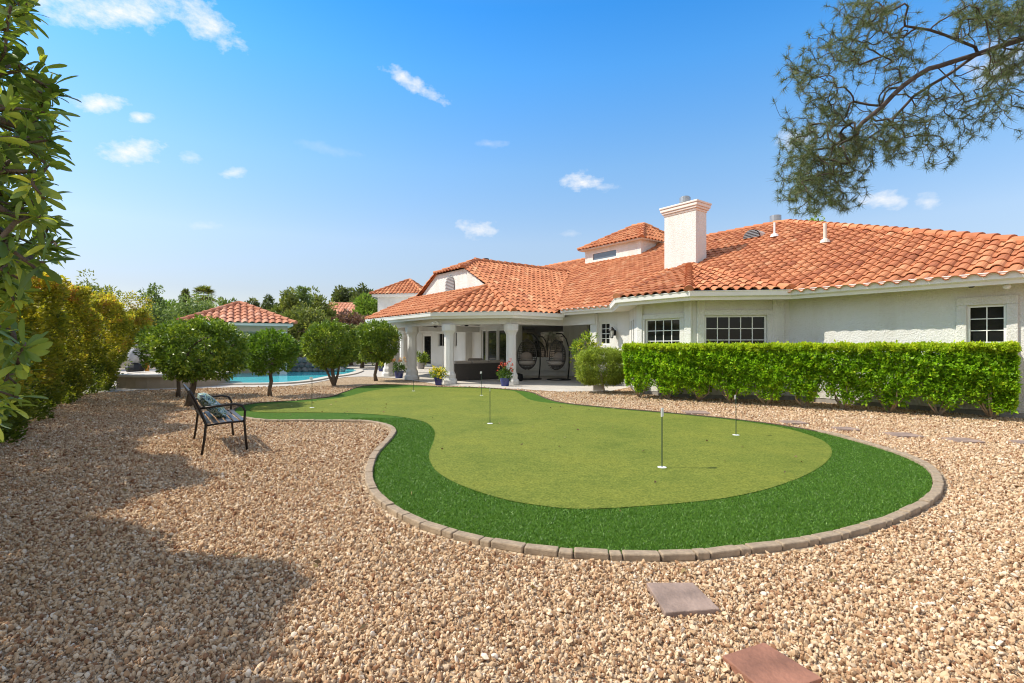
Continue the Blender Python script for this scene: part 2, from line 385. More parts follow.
PUTT = smooth_closed([G(*p) for p in PUTT_PX], 5)
DECK_PX = [(60, 396), (100, 393), (140, 390.5), (234, 387.6), (266, 387.2), (290, 386.2), (313, 383.3), (330, 380), (345, 377.3), (365, 376.6), (390, 378), (420, 381.8), (445, 385.8), (480, 387.5), (512, 389),
           (560, 392), (610, 391.5), (632, 387), (650, 380), (650, 368), (600, 361), (400, 357), (330, 360), (200, 362), (118, 366), (100, 378)]
DECK = np.array([G(*p) for p in DECK_PX])
POOL_PX = [(356.5, 371), (350, 374), (340, 376), (325, 378), (310, 381), (292, 383.2), (268, 384.4), (234, 384.6), (205, 384.6), (190, 382), (195, 376), (230, 372.5), (262, 371.2), (295, 369.8), (320, 369), (345, 369.2)]
POOL = smooth_closed([G(*p) for p in POOL_PX], 4)

g = MB(); g.add([(-400, -60, 0), (400, -60, 0), (400, 700, 0), (-400, 700, 0)], [(0, 1, 2, 3)]); tag(g.build('ground', M_GROUND), 'tan gravel ground across the whole garden', kind='structure')
sheet('turf_fringe', TURF, .012, M_FRIN); sheet('putting_green', PUTT, .018, M_PUTT)
sheet('patio_paving', DECK, .012, M_CONC)

def ring(poly, d):
    P = np.asarray(poly)[:, :2]; T = nrm(np.roll(P, -1, 0) - np.roll(P, 1, 0)); area = np.sum(P[:, 0] * np.roll(P[:, 1], -1) - np.roll(P[:, 0], -1) * P[:, 1])
    s = 1 if area > 0 else -1
    return P + d * s * np.stack([T[:, 1], -T[:, 0]], 1)
# pool: water sheet inside a raised coping
pool = thing('swimming_pool', 'turquoise free-form swimming pool beyond the clipped citrus trees', 'pool', (*POOL.mean(0)[:2], 0))
cp = MB(); a_, b_ = ring(POOL, -.02), ring(POOL, .38); n_ = len(POOL)
cp.add(np.concatenate([np.c_[a_, np.full(n_, .03)], np.c_[a_, np.full(n_, .07)], np.c_[b_, np.full(n_, .07)], np.c_[b_, np.full(n_, .0)]]),
       [(k * n_ + i, k * n_ + (i + 1) % n_, (k + 1) * n_ + (i + 1) % n_, (k + 1) * n_ + i) for k in range(3) for i in range(n_)])
cp.build('coping', plain('pool_coping', (.52, .47, .40), .8, var=.08), pool)
wt = sheet('water', POOL, 0, M_WATER, None); wt.parent = pool; wt.location = (-POOL.mean(0)[0], -POOL.mean(0)[1], .04)

# edging blocks along the open side of the fringe
P = ring(TURF, .050); Pin = TURF[:, :2]
seg = np.linalg.norm(np.diff(P, axis=0), axis=1)
i0, i1 = 2, int(31 * 5)
s_tot = np.concatenate([[0], np.cumsum(seg)]); s = s_tot[i0]; k = 0
blk_mesh = {}
def at_s(s):
    i = int(np.clip(np.searchsorted(s_tot, s) - 1, 0, len(seg) - 1)); t = (s - s_tot[i]) / max(seg[i], 1e-6)
    return P[i] + (P[i + 1] - P[i]) * t
EDGE = []
while s < s_tot[i1]:
    L = (.235, .085, .25, .235, .10)[k % 5]
    p, q = at_s(s), at_s(s + L); c = (p + q) / 2; ang = math.atan2(q[1] - p[1], q[0] - p[0]) + random.uniform(-.03, .03)
    if L not in blk_mesh:
        mb = MB(); mb.box((0, 0, .020), (L - .004, .086, .054)); o = mb.build('edging_block', M_CURB, None, (0, 0, 0), bevel=.010); blk_mesh[L] = o
    else:
        o = blk_mesh[L].copy(); COL.objects.link(o)
    o.location = (c[0], c[1], random.uniform(-.006, .004)); o.rotation_euler = (random.uniform(-.03, .03), random.uniform(-.02, .02), ang)
    tag(o, 'weathered tan block in the curved stone edging around the dark green turf fringe', 'edging block', 'edging blocks around the turf'); EDGE.append(c)
    s += L + .004; k += 1
st = MB(); ii = list(range(i1, len(TURF))) + [0, 1, 2]; Q0, Q1 = ring(TURF, .005), ring(TURF, .03)
V = np.concatenate([np.c_[Q0[ii], np.full(len(ii), .0)], np.c_[Q0[ii], np.full(len(ii), .03)], np.c_[Q1[ii], np.full(len(ii), .03)], np.c_[Q1[ii], np.full(len(ii), .0)]]); m_ = len(ii)
st.add(V, [(q * m_ + i, q * m_ + i + 1, (q + 1) * m_ + i + 1, (q + 1) * m_ + i) for q in range(3) for i in range(m_ - 1)])
tag(st.build('edging_strip', plain('brown_edging', (.09, .06, .04), .9), None, (*G(640, 412)[:2], 0)), 'thin dark brown edging strip along the house side of the turf', 'edging strip')

# stepping stones
def px_quad(pts): return [G(*p) for p in pts]
STEPS = [([(646, 588), (693, 588), (720, 615), (665, 619)], 'square mauve stepping stone just below the turf edging', M_FLAG),
         ([(722, 663), (764, 649), (823, 686), (770, 704)], 'rusty red brown stepping stone cut by the bottom of the photo', M_RUST)]
def far_step(px, py, wpx, lab):
    c = G(px, py); r = wpx / 2 / F * c[1]; return ([c + np.array([-r, -r * .75, 0]) , c + np.array([r * .9, -r * .95, 0]), c + np.array([r, r * .8, 0]), c + np.array([-r * .85, r * .9, 0])], lab, M_FLAG)
FS = [(696, 413.4, 25, 'small flat stepping stone just past the turf, left of the rear pin flag'), (793, 423.5, 22, 'flat stepping stone between hedge and turf, behind the rear pin flag'),
      (845, 430, 20, 'flat brown stepping stone between the hedge and the tip of the putting green'), (903, 436.3, 27, 'wide flat stepping stone before the gap in the hedge stems'),
      (963, 441.8, 27, 'wide flat stepping stone in front of the right end of the hedge'), (1024, 444, 20, 'stepping stone cut by the right border of the photo')]
step_polys = []
for q in STEPS: step_polys.append((px_quad(q[0]), q[1], q[2]))
for q in FS: step_polys.append(far_step(*q))
for pts, lab, mt in step_polys:
    c = np.mean(pts, 0); mb = MB(); mb.prism(pts, -.01, .035); o = mb.build('stepping_stone', mt, None, (c[0], c[1], 0), bevel=.006); tag(o, lab, 'stepping stone', 'stepping stones in the gravel')

# gravel stones: real rocks instanced on points
def gravel():
    P = []
    def fill(y0, y1, dens, wide=1.12):
        n = int(dens * (y1 - y0) * (y1 * wide * 2)); x = rng.uniform(-y1 * wide, y1 * wide, n); y = rng.uniform(y0, y1, n)
        k = np.abs(x) < y * wide + .4; P.append(np.c_[x[k], y[k]])
    fill(1.8, 3, 7500, 1.06); fill(3, 5, 6000, 1.06); fill(5, 8, 3400, 1.05); fill(8, 12, 1500, 1.04); fill(12, 18, 450, 1.03)
    P = np.concatenate(P)
    k = ~inside(TURF, P) & ~inside(DECK, P)
    k &= ~((dist_poly(TURF, P) < .135) & (P[:, 1] < 11.5))
    for pts, _, _ in step_polys: k &= ~inside(np.array(pts), P)
    P = P[k]; n = len(P)
    size = np.clip(rng.lognormal(-.05, .38, n), .45, 2.1) * .0062 * (1 + .055 * P[:, 1])
    far = np.clip((P[:, 1] - 5) / 8, 0, 1)
    z = size * rng.uniform(.0, 1.8, n) * (1 - .4 * far)
    me = bpy.data.meshes.new('gravel_stones'); me.vertices.add(n); me.vertices.foreach_set('co', np.c_[P, z].astype(np.float32).ravel())
    for nm, a in (('ssize', size), ('srnd', rng.uniform(0, 1, n))):
        at = me.attributes.new(nm, 'FLOAT', 'POINT'); at.data.foreach_set('value', a.astype(np.float32))
    at = me.attributes.new('srot', 'FLOAT_VECTOR', 'POINT'); at.data.foreach_set('vector', rng.uniform(0, 6.28, (n, 3)).astype(np.float32).ravel())
    at = me.attributes.new('svar', 'INT', 'POINT'); at.data.foreach_set('value', rng.integers(0, 5, n).astype(np.int32))
    at = me.attributes.new('sscl', 'FLOAT_VECTOR', 'POINT'); at.data.foreach_set('vector', (size[:, None] * np.c_[rng.uniform(.9, 1.6, n), rng.uniform(.65, 1.05, n), rng.uniform(.4, .8, n)]).astype(np.float32).ravel())
    o = bpy.data.objects.new('gravel_stones', me); COL.objects.link(o); me.materials.append(M_STONE)
    ng = bpy.data.node_groups.new('scatter', 'GeometryNodeTree'); ng.interface.new_socket('Geometry', in_out='INPUT', socket_type='NodeSocketGeometry'); ng.interface.new_socket('Geometry', in_out='OUTPUT', socket_type='NodeSocketGeometry')
    nn, ll = ng.nodes, ng.links; gi = nn.new('NodeGroupInput'); go = nn.new('NodeGroupOutput')
    g2i = nn.new('GeometryNodeGeometryToInstance')
    for v in range(5):
        ic = nn.new('GeometryNodeMeshIcoSphere'); ic.inputs['Subdivisions'].default_value = 1 + (v % 2); ic.inputs['Radius'].default_value = 1
        sp = nn.new('GeometryNodeSetPosition'); pos = nn.new('GeometryNodeInputPosition'); nt = nn.new('ShaderNodeTexNoise'); nt.noise_dimensions = '4D'
        nt.inputs['W'].default_value = v * 7.3; nt.inputs['Scale'].default_value = .85; nt.inputs['Detail'].default_value = 2
        vm = nn.new('ShaderNodeVectorMath'); vm.operation = 'SUBTRACT'; vm.inputs[1].default_value = (.5, .5, .5); vs = nn.new('ShaderNodeVectorMath'); vs.operation = 'SCALE'; vs.inputs['Scale'].default_value = 1.9
        ll.new(pos.outputs[0], nt.inputs['Vector']); ll.new(nt.outputs['Color'], vm.inputs[0]); ll.new(vm.outputs[0], vs.inputs[0]); ll.new(vs.outputs[0], sp.inputs['Offset'])
        sm = nn.new('GeometryNodeSetMaterial'); sm.inputs['Material'].default_value = M_STONE
        ss = nn.new('GeometryNodeSetShadeSmooth'); ss.inputs['Shade Smooth'].default_value = False
        ll.new(ic.outputs[0], sp.inputs['Geometry']); ll.new(sp.outputs[0], sm.inputs[0]); ll.new(sm.outputs[0], ss.inputs[0]); ll.new(ss.outputs[0], g2i.inputs[0])
    iop = nn.new('GeometryNodeInstanceOnPoints'); iop.inputs['Pick Instance'].default_value = True
    def na(nm, ty):
        a = nn.new('GeometryNodeInputNamedAttribute'); a.data_type = ty; a.inputs['Name'].default_value = nm; return a.outputs['Attribute']
    ll.new(gi.outputs[0], iop.inputs['Points']); ll.new(g2i.outputs[0], iop.inputs['Instance']); ll.new(na('svar', 'INT'), iop.inputs['Instance Index'])
    ll.new(na('sscl', 'FLOAT_VECTOR'), iop.inputs['Scale']); er = nn.new('FunctionNodeEulerToRotation'); ll.new(na('srot', 'FLOAT_VECTOR'), er.inputs[0]); ll.new(er.outputs[0], iop.inputs['Rotation'])
    ll.new(iop.outputs[0], go.inputs[0]); md = o.modifiers.new('scatter', 'NODES'); md.node_group = ng
    tag(o, 'loose tan and cream gravel stones covering the garden ground', kind='stuff'); return n
print('gravel', gravel())

# turf blades on the dark fringe
def blades():
    n = 420000; x = rng.uniform(-3.2, 5.6, n); y = 3.3 + (10 - 3.3) * rng.uniform(0, 1, n) ** 1.5
    P = np.c_[x, y]; k = inside(TURF, P) & ~inside(PUTT, P + rng.normal(0, .014, P.shape)); P = P[k]; n = len(P)
    h = rng.uniform(.009, .020, n); a = rng.uniform(0, 6.28, n); wd = .0022 * (1 + P[:, 1] / 5); lean = rng.normal(0, .010, (n, 2))
    b = np.c_[P, np.full(n, .01)]; dx = np.c_[np.cos(a) * wd, np.sin(a) * wd, np.zeros(n)]; tip = b + np.c_[lean, h]
    V = np.stack([b - dx, b + dx, tip], 1).reshape(-1, 3); Fk = np.arange(3 * n).reshape(-1, 3)
    o = fast_mesh('turf_blades', V, Fk, M_BLADE, rnd=rng.uniform(0, 1, n)); tag(o, 'dark green artificial grass blades of the fringe turf', kind='stuff')
blades()

# ---------------------------------------------------------------- tile roofs
def tiled(mb, base, poly, e0, e1, tw=.28, tl=.38, lift=.0, hgt=.075):
    """barrel tiles over a planar polygon; e0->e1 is the eave line, poly lies up-slope of it"""
    poly = [np.asarray(p, float) for p in poly]; e0 = np.asarray(e0, float); e1 = np.asarray(e1, float)
    e = nrm(e1 - e0); nn = None
    cen = np.mean(poly, 0); up = cen - e0; up = up - e * np.dot(up, e); s = nrm(up); nn = np.cross(e, s)
    if nn[2] < 0: nn = -nn
    Q = [(np.dot(p - e0, e), np.dot(p - e0, s)) for p in poly]
    base.add([p - nn * .012 for p in poly], [tuple(range(len(poly)))] if np.dot(np.cross(poly[1] - poly[0], poly[2] - poly[1]), nn) > 0 else [tuple(range(len(poly)))[::-1]])
    emin, emax = min(q[0] for q in Q), max(q[0] for q in Q)
    prof = [(-.5, .20), (-.36, .04), (-.22, .20), (-.14, .62), (.0, .95), (.14, 1.0), (.28, .95), (.42, .62), (.5, .20)]
    ne = int((emax - emin) / tw) + 1
    for i in range(ne):
        ec = emin + (i + .5) * tw
        if ec > emax: break
        ys = []
        for k in range(len(Q)):
            (x0, y0), (x1, y1) = Q[k], Q[(k + 1) % len(Q)]
            if (x0 - ec) * (x1 - ec) < 0 or x0 == ec: ys.append(y0 + (y1 - y0) * (ec - x0) / (x1 - x0 if x1 != x0 else 1e-9))
        if len(ys) < 2: continue
        s0, s1 = min(ys), max(ys); k0 = math.floor(s0 / tl + .01)
        start = s0 if abs(s0) < .03 else None
        k = k0
        while True:
            a = k * tl; b = a + tl * 1.08; k += 1
            if a >= s1: break
            if start is not None and a <= s0 + .01: a = s0 - .10
            a = max(a, s0 - .10); b = min(b, s1)
            if b - a < .06: continue
            jx, jz, dz = random.uniform(-.008, .008), random.uniform(-.004, .006), random.uniform(-.01, .01)
            r = min(1, max(0, random.gauss(.5, .19)))
            V = []
            tilt = .03 * (b - a) / tl
            for (t_, zz) in ((a, .028), (b, .028 - tilt)):
                for (px_, pz) in prof: V.append(e0 + e * (ec + px_ * tw + jx) + s * t_ + nn * (pz * hgt + zz + jz + lift))
            for (px_, pz) in prof: V.append(e0 + e * (ec + px_ * tw + jx) + s * (a + .004) + nn * (pz * hgt + .028 - .02 + jz + lift - (.0)))
            m = len(prof); F_ = [(j, j + 1, m + j + 1, m + j) for j in range(m - 1)] + [(2 * m + j, 2 * m + j + 1, j + 1, j) for j in range(m - 1)]
            if np.cross(e, s)[2] < 0: F_ = [f[::-1] for f in F_]
            mb.add(V, F_, r)
def caps(mb, p0, p1, r=.115, L=.42, lift=.03):
    p0 = np.asarray(p0, float); p1 = np.asarray(p1, float); d = p1 - p0
    if d[2] < 0: p0, p1 = p1, p0; d = -d
    T = np.linalg.norm(d); d = d / T; side = nrm(np.cross(d, (0, 0, 1))); up = np.cross(side, d); n = max(1, int(round(T / L)))
    for i in range(n):
        a, b = T * i / n - (.04 if i else .08), T * (i + 1) / n + .02; V = []; seg = 8; jx = random.uniform(-.008, .008)
        for (t, rr, lf) in ((a, r * 1.08, lift + .03), (b, r * .92, lift)):
            for k in range(seg + 1):
                q = math.pi * (k / seg * 1.16 - .08); V.append(p0 + d * t + side * (rr * math.cos(q) + jx) + up * (rr * math.sin(q) + lf - .02))
        F_ = [(k, k + 1, seg + 2 + k, seg + 1 + k) for k in range(seg)] + [tuple(range(seg + 1))[::-1]]
        mb.add(V, F_, min(1, max(0, random.gauss(.5, .2))))
def make_roof(name, faces, capl, root, mat, house=True, tw=.28, tl=.38):
    mb, bs = MB(), MB()
    for (poly, e0, e1) in faces: tiled(mb, bs, poly, e0, e1, tw, tl)
    for (a, b) in capl: caps(mb, a, b)
    o = mb.build(name, mat, root, house=house); 
    bs.build('underlay', M_MORT, o, house=house); return o

def sweep(mb, line, prof, closed=False):
    """line: (a,w) points; prof: (outward offset, z) closed section; outward = right of travel"""
    L = np.asarray(line, float); n = len(L); rows = []
    for i in range(n):
        d0 = nrm(L[i] - L[i - 1]) if (i or closed) else nrm(L[1] - L[0]); d1 = nrm(L[(i + 1) % n] - L[i]) if (i < n - 1 or closed) else d0
        n0, n1 = np.array([d0[1], -d0[0]]), np.array([d1[1], -d1[0]]); m = n0 + n1; m = m / max(np.dot(m, m) / 2, .3)
        rows.append([(L[i][0] + m[0] * o, L[i][1] + m[1] * o, z) for (o, z) in prof])
    k = len(prof); V = [p for r in rows for p in r]
    F_ = [(i * k + j, i * k + (j + 1) % k, ((i + 1) % n) * k + (j + 1) % k, ((i + 1) % n) * k + j) for i in range(n if closed else n - 1) for j in range(k)]
    if not closed: F_ += [tuple(range(k))[::-1], tuple((n - 1) * k + j for j in range(k))]
    mb.add(V, F_)

def wall_run(mb, p0, p1, z0, z1, holes=(), depth=.16):
    """vertical wall face from p0 to p1 (a,w); outside is to the right of travel; holes (s0,s1,za,zb) get reveals"""
    p0, p1 = np.asarray(p0, float), np.asarray(p1, float); L = np.linalg.norm(p1 - p0); d = (p1 - p0) / L; nn = np.array([d[1], -d[0]])
    S = sorted({0, L, *[h[0] for h in holes], *[h[1] for h in holes]}); Zs = sorted({z0, z1, *[h[2] for h in holes], *[h[3] for h in holes]})
    def P3(s, z, o=0.0): q = p0 + d * s + nn * o; return (q[0], q[1], z)
    for i in range(len(S) - 1):
        for j in range(len(Zs) - 1):
            sm, zm = (S[i] + S[i + 1]) / 2, (Zs[j] + Zs[j + 1]) / 2
            if any(h[0] < sm < h[1] and h[2] < zm < h[3] for h in holes): continue
            mb.add([P3(S[i], Zs[j]), P3(S[i + 1], Zs[j]), P3(S[i + 1], Zs[j + 1]), P3(S[i], Zs[j + 1])], [(0, 1, 2, 3)])
    for (a, b, za, zb) in holes:
        for (q0, q1) in (((a, za), (b, za)), ((b, za), (b, zb)), ((b, zb), (a, zb)), ((a, zb), (a, za))):
            mb.add([P3(*q0), P3(*q1), P3(*q1, -depth), P3(*q0, -depth)], [(0, 1, 2, 3)])
def window(root, p0, p1, hole, cols, rows, name='window', depth=.13, bars=.022, glass=None, surround=None, sill=True, frame=.045):
    p0, p1 = np.asarray(p0, float), np.asarray(p1, float); d = (p1 - p0) / np.linalg.norm(p1 - p0); nn = np.array([d[1], -d[0]]); a, b, za, zb = hole
    dx, nx = np.array([*d, 0.]), np.array([*nn, 0.])
    def C(s, z, o): q = p0 + d * s + nn * o; return np.array([q[0], q[1], z])
    fr = MB(); w_, h_ = b - a, zb - za
    for (c, sz) in ((C((a + b) / 2, za + frame / 2, -depth + .02), (w_, .06, frame)), (C((a + b) / 2, zb - frame / 2, -depth + .02), (w_, .06, frame)),
                    (C(a + frame / 2, (za + zb) / 2, -depth + .02), (frame, .058, h_ - 2 * frame)), (C(b - frame / 2, (za + zb) / 2, -depth + .02), (frame, .058, h_ - 2 * frame))): fr.box(c, sz, x=dx, y=nx)
    fo = fr.build(name, M_TRIM, root, house=True)
    gl = MB(); gl.box(C((a + b) / 2, (za + zb) / 2, -depth - .004), (w_ - frame, .012, h_ - frame), x=dx, y=nx); gl.build('glass', glass or M_GLASS, fo, house=True)
    if cols > 1 or rows > 1:
        gr = MB()
        for i in range(1, cols): gr.box(C(a + frame + (w_ - 2 * frame) * i / cols, (za + zb) / 2, -depth + .014), (bars, .02, h_ - 2 * frame), x=dx, y=nx)
        for j in range(1, rows): gr.box(C((a + b) / 2, za + frame + (h_ - 2 * frame) * j / rows, -depth + .016), (w_ - 2 * frame, .018, bars), x=dx, y=nx)
        gr.build('glazing_bars', M_TRIM, fo, house=True)
    if surround:
        s_ = MB(); t = surround
        s_.box(C((a + b) / 2, zb + t / 2, .012), (w_ + 2 * t, .07, t), x=dx, y=nx); s_.box(C(a - t / 2, (za + zb) / 2, .012), (t, .068, h_), x=dx, y=nx); s_.box(C(b + t / 2, (za + zb) / 2, .012), (t, .068, h_), x=dx, y=nx)
        s_.box(C((a + b) / 2, za - t * .4, .03), (w_ + 2 * t, .11, t * .8), x=dx, y=nx)
        s_.build('surround', M_ST, fo, house=True, bevel=.012)
    return fo

# ---------------------------------------------------------------- the house
house = thing('house', 'long single-storey white stucco house with orange terracotta tile roof and covered patio', 'house', H(-12, 15))
XF[house.name] = Matrix.Translation(Vector(H(-12, 15).tolist()))
ZM, ZP = 2.90, 2.72
ZR = 2.83
rz_m = lambda w_: ZR + .45 * (w_ - 13.45)
# walls (a,w): outside to the right of travel
wl_ = MB(); ZT = 2.80
PF = [(-34, 16.7), (-19.3, 16.7), (-19.3, 15.1), (-17.5, 16.9), (-13.3, 16.9), (-13.3, 14.05), (-11.3, 14.05), (-9.75, 12.3), (-7.85, 12.3), (-6.1, 14.05), (0.0, 14.05), (0.0, 30)]
def seglen(p, q): return math.hypot(q[0] - p[0], q[1] - p[1])
PW = [((-37.5, 16.7), (-19.3, 16.7)), ((-19.3, 16.7), (-19.3, 15.1)), ((-19.3, 15.1), (-17.5, 16.9)), ((-17.5, 16.9), (-13.3, 16.9)), ((-13.3, 16.9), (-13.3, 14.05)),
      ((-13.3, 14.05), (-11.5, 14.05)), ((-11.5, 14.05), (-9.75, 12.3)), ((-9.75, 12.3), (-7.85, 12.3)), ((-7.85, 12.3), (-6.1, 14.05)), ((-6.1, 14.05), (0.0, 14.05)), ((0, 14.05), (0, 30))]
HOLES = {0: [(2.7, 3.5, .9, 2.25), (5.15, 6.5, .04, 2.3), (7.45, 8.45, 1.42, 2.32), (9.65, 10.7, 1.42, 2.36), (12.75, 13.2, .1, 2.4), (13.3, 14.3, .1, 2.4), (14.4, 15.3, .1, 2.4)],
         2: [(.22, 2.32, .85, 2.5)], 3: [(1.2, 2.5, 1.1, 2.5)], 5: [(.40, .90, 1.5, 2.32)], 6: [(.75, 1.0, .9, 2.3), (1.35, 1.6, .9, 2.3)], 7: [(.30, 1.50, .95, 2.24)], 8: [(.30, 1.90, .95, 2.28)], 9: [(3.58, 4.18, 1.0, 2.30)]}
for i, (p, q) in enumerate(PW): wall_run(wl_, p, q, .12 if i > 4 else 0, ZT, HOLES.get(i, []))
wobj = wl_.build('wall', M_ST, house, house=True)
ft = MB()
for i in range(5, 11): wall_run(ft, *[np.array(q) + np.array([0, .012]) for q in PW[i]], 0, .122)
ft.build('footing', M_BASE, house, house=True)
# window units
window(house, *PW[0], HOLES[0][0], 1, 1); 
d_ = window(house, *PW[0], HOLES[0][1], 1, 1, 'door', frame=.16); mb = MB(); mb.box((-31.25, 16.66 - .0, 1.05), (.04, .09, .16)); mb.build('handle', M_DARK, d_, house=True)
window(house, *PW[0], HOLES[0][2], 2, 1); window(house, *PW[0], HOLES[0][3], 3, 1)
for k in (4, 5, 6): window(house, *PW[0], HOLES[0][k], 1, 1, 'glass_door', frame=.07, depth=.1, glass=M_GLASS2)
window(house, *PW[2], HOLES[2][0], 1, 1, frame=.05, glass=M_GLASS2); window(house, *PW[3], HOLES[3][0], 1, 1, glass=M_GLASS2)
window(house, *PW[5], HOLES[5][0], 2, 4, depth=.1)
for h in HOLES[6]: window(house, *PW[6], h, 1, 1)
window(house, *PW[7], HOLES[7][0], 4, 4, surround=.14, depth=.07); window(house, *PW[8], HOLES[8][0], 5, 4, surround=.15, depth=.07); window(house, *PW[9], HOLES[9][0], 2, 5, surround=.17, depth=.06, bars=.018)
# stucco corner pilasters on the bay, patio pilaster, ledge, step
def pilaster(nm, c, sz, rz=0.0): m = MB(); m.box(c, sz, rz=rz); m.build(nm, M_ST, house, house=True, bevel=.02)
for c_, sz_, r_ in (((-9.62, 12.27, 1.44), (.2, .1, 2.64), 0), ((-7.98, 12.27, 1.44), (.22, .1, 2.64), 0), ((-13.12, 14.02, 1.34), (.34, .14, 2.64), 0), ((-26.3, 16.5, 1.3), (1.0, .5, 2.6), 0),
                    ((-6.30, 13.85, 1.44), (.3, .1, 2.64), R(45)), ((-7.7, 12.42, 1.44), (.2, .1, 2.64), R(45))): pilaster('pilaster', c_, sz_, r_)
pilaster('window_ledge', (-18.4, 15.92, .30), (2.4, .22, .12), R(45)); pilaster('plinth', (-18.4, 15.98, .12), (2.4, .16, .24), R(45))
# main front roof
A0, A1, AP = -26.0, .4, -9.7
RP = (AP, 21.95, rz_m(21.95)); RL = (-25.3, 21.95, rz_m(21.95))
faces = [([(A0, 13.45, ZR), (A1, 13.45, ZR), RP, RL], (A0, 13.45, ZR), (A1, 13.45, ZR)),
         ([(A1, 13.45, ZR), (A1, 30.45, ZR), RP], (A1, 13.45, ZR), (A1, 30.45, ZR))]
mroof = make_roof('roof', faces, [(RP, (A1, 13.45, ZR)), (RL, RP), (RP, (A1, 30.45, ZR))], house, M_TILE)
bk = MB(); bk.add([(A1, 30.45, ZM), (A0, 30.45, ZM), RL, RP], [(0, 1, 2, 3)]); bk.add([(A0, 13.45, ZM), RL, (A0, 30.45, ZM)], [(0, 1, 2)]); bk.build('rear_slope', M_TILE, mroof, house=True)
fr_ = MB(); fr_.add([(-39.5, 14.6, 2.78), (-25.9, 14.6, 2.78), (-25.9, 21, 4.1), (-39.5, 21, 4.1)], [(0, 1, 2, 3)]); fr_.add([(-39.5, 14.6, 2.6), (-25.9, 14.6, 2.6), (-25.9, 21, 2.6), (-39.5, 21, 2.6)], [(3, 2, 1, 0)]); fr_.add([(-39.5, 14.6, 2.6), (-25.9, 14.6, 2.6), (-25.9, 14.6, 2.78), (-39.5, 14.6, 2.78)], [(0, 1, 2, 3)])
fr_.build('added_shade_slab', M_TRIM, house, house=True)  # mostly hidden roof slab, deep overhang added to shade the far patio wall
# patio roof
E1, E2, E3, E4 = (-14.4, 11.1, ZP), (-16.8, 9.1, ZP), (-23.2, 9.1, ZP), (-25.6, 11.5, ZP)
AR, AL = (-16.8, 11.7, 3.92), (-23.2, 11.7, 3.92); TR, TL = (-18.75, 11.7, 4.895), (-21.25, 11.7, 4.895); RF, RB = (-20, 13.2, 5.52), (-20, 19.27, 5.52); VV = (-14.4, 13.1, ZP)
faces = [([E1, VV, RB, RF, TR, AR], E1, VV), ([E2, E3, AL, AR], E3, E2), ([E1, E2, AR], E2, E1), ([TL, TR, RF], TL, TR)]
proof = make_roof('roof', faces, [(RF, RB), (AR, E1), (AR, E2), (AL, E3), (TR, RF), (TL, RF)], house, M_TILE, tw=.27, tl=.36)
lf = MB(); lf.add([E4, (-25.6, 19.3, ZP), RB, RF, TL, AL], [(0, 1, 2, 3), (0, 3, 4, 5)]); lf.add([E3, E4, AL], [(0, 1, 2)]); caps(lf, AL, TL, .08); lf.build('rear_slope', M_TILE, proof, house=True)
# gable wall and arched louvre
gw = MB(); gw.add([(-16.95, 11.78, 3.86), (-23.05, 11.78, 3.86), (-21.3, 11.78, 4.87), (-18.7, 11.78, 4.87)], [(1, 0, 3, 2)]); gab = gw.build('gable', M_ST, proof, house=True)
vt = MB(); ac, aw, az0 = -20.0, 11.74, 3.96
for i in range(10):
    z = az0 + .05 + i * .066; hw = .38 if z < az0 + .30 else .38 * math.sqrt(max(.02, 1 - ((z - az0 - .30) / .42) ** 2))
    vt.box((ac, aw, z), (2 * hw, .05, .036), x=(1, 0, 0), z=nrm((0, -.6, 1)))
vt.build('louvre_vent', plain('grey_louvre', (.42, .42, .43), .6), gab, house=True)
vb = MB(); vb.add([(ac - .41, 11.765, az0)] + [(ac + .41 * math.cos(q), 11.765, az0 + .30 + .44 * math.sin(q)) for q in np.linspace(math.pi, 0, 13)] + [(ac + .41, 11.765, az0)], [tuple(range(15))]); vb.build('vent_back', M_BASE, gab, house=True)
# bay roof
BA, B0, B1, BL, BR = (-11.0, 16.95, 3.0 + 1.52), (-10.0, 11.7, ZM), (-7.6, 11.7, ZM), (-11.75, 13.45, ZM), (-5.85, 13.45, ZM)
faces = [([B0, B1, BA], B0, B1), ([B1, BR, BA], B1, BR)]
broof = make_roof('roof', faces, [(BA, B1), (BA, BR), (BA, B0)], house, M_TILE)
lb = MB(); lb.add([BL, B0, BA], [(0, 1, 2)]); lb.build('side_slope', M_TILE, broof, house=True)
# gutters, fascia and soffits
gu = MB(); prof = [(-.02, ZM - .20), (.0, ZM - .20), (.02, ZM - .13), (.10, ZM - .10), (.12, ZM + .0), (.135, ZM + .02), (.135, ZM + .035), (.03, ZM + .035), (-.02, ZM + .02)]
sweep(gu, [(-14.35, 13.5), (-11.78, 13.5), (-10.02, 11.75), (-7.58, 11.75), (-5.83, 13.5), (.45, 13.5), (.45, 30)], [(o - .01, z - .045) for o, z in prof]); gu.build('gutter', M_TRIM, house, house=True)
gu = MB(); dz = ZP - ZM; sweep(gu, [(-25.6, 19), (-25.6, 11.5), (-23.2, 9.1), (-16.8, 9.1), (-14.4, 11.1), (-14.4, 13.6)], [(o - .02, z + dz - .045) for o, z in prof]); gu.build('gutter', M_TRIM, house, house=True)
sf = MB()
def flat(poly, z): sf.add([(p[0], p[1], z) for p in poly], [tuple(range(len(poly)))[::-1]])
flat([(-14.4, 13.5), (-11.78, 13.5), (-10.02, 11.75), (-7.58, 11.75), (-5.83, 13.5), (.45, 13.5), (.45, 17.2), (-14.4, 17.2)], ZM - .215)
sf.build('soffit', M_SOFF, house, house=True)
cl = MB(); cl.add([(p[0], p[1], 2.60) for p in [(-25.5, 17), (-25.5, 11.6), (-23.1, 9.2), (-16.8, 9.2), (-14.5, 11.2), (-14.5, 14.1), (-13.2, 14.1), (-13.2, 17), (-19, 17.2)]], [tuple(range(9))[::-1]])
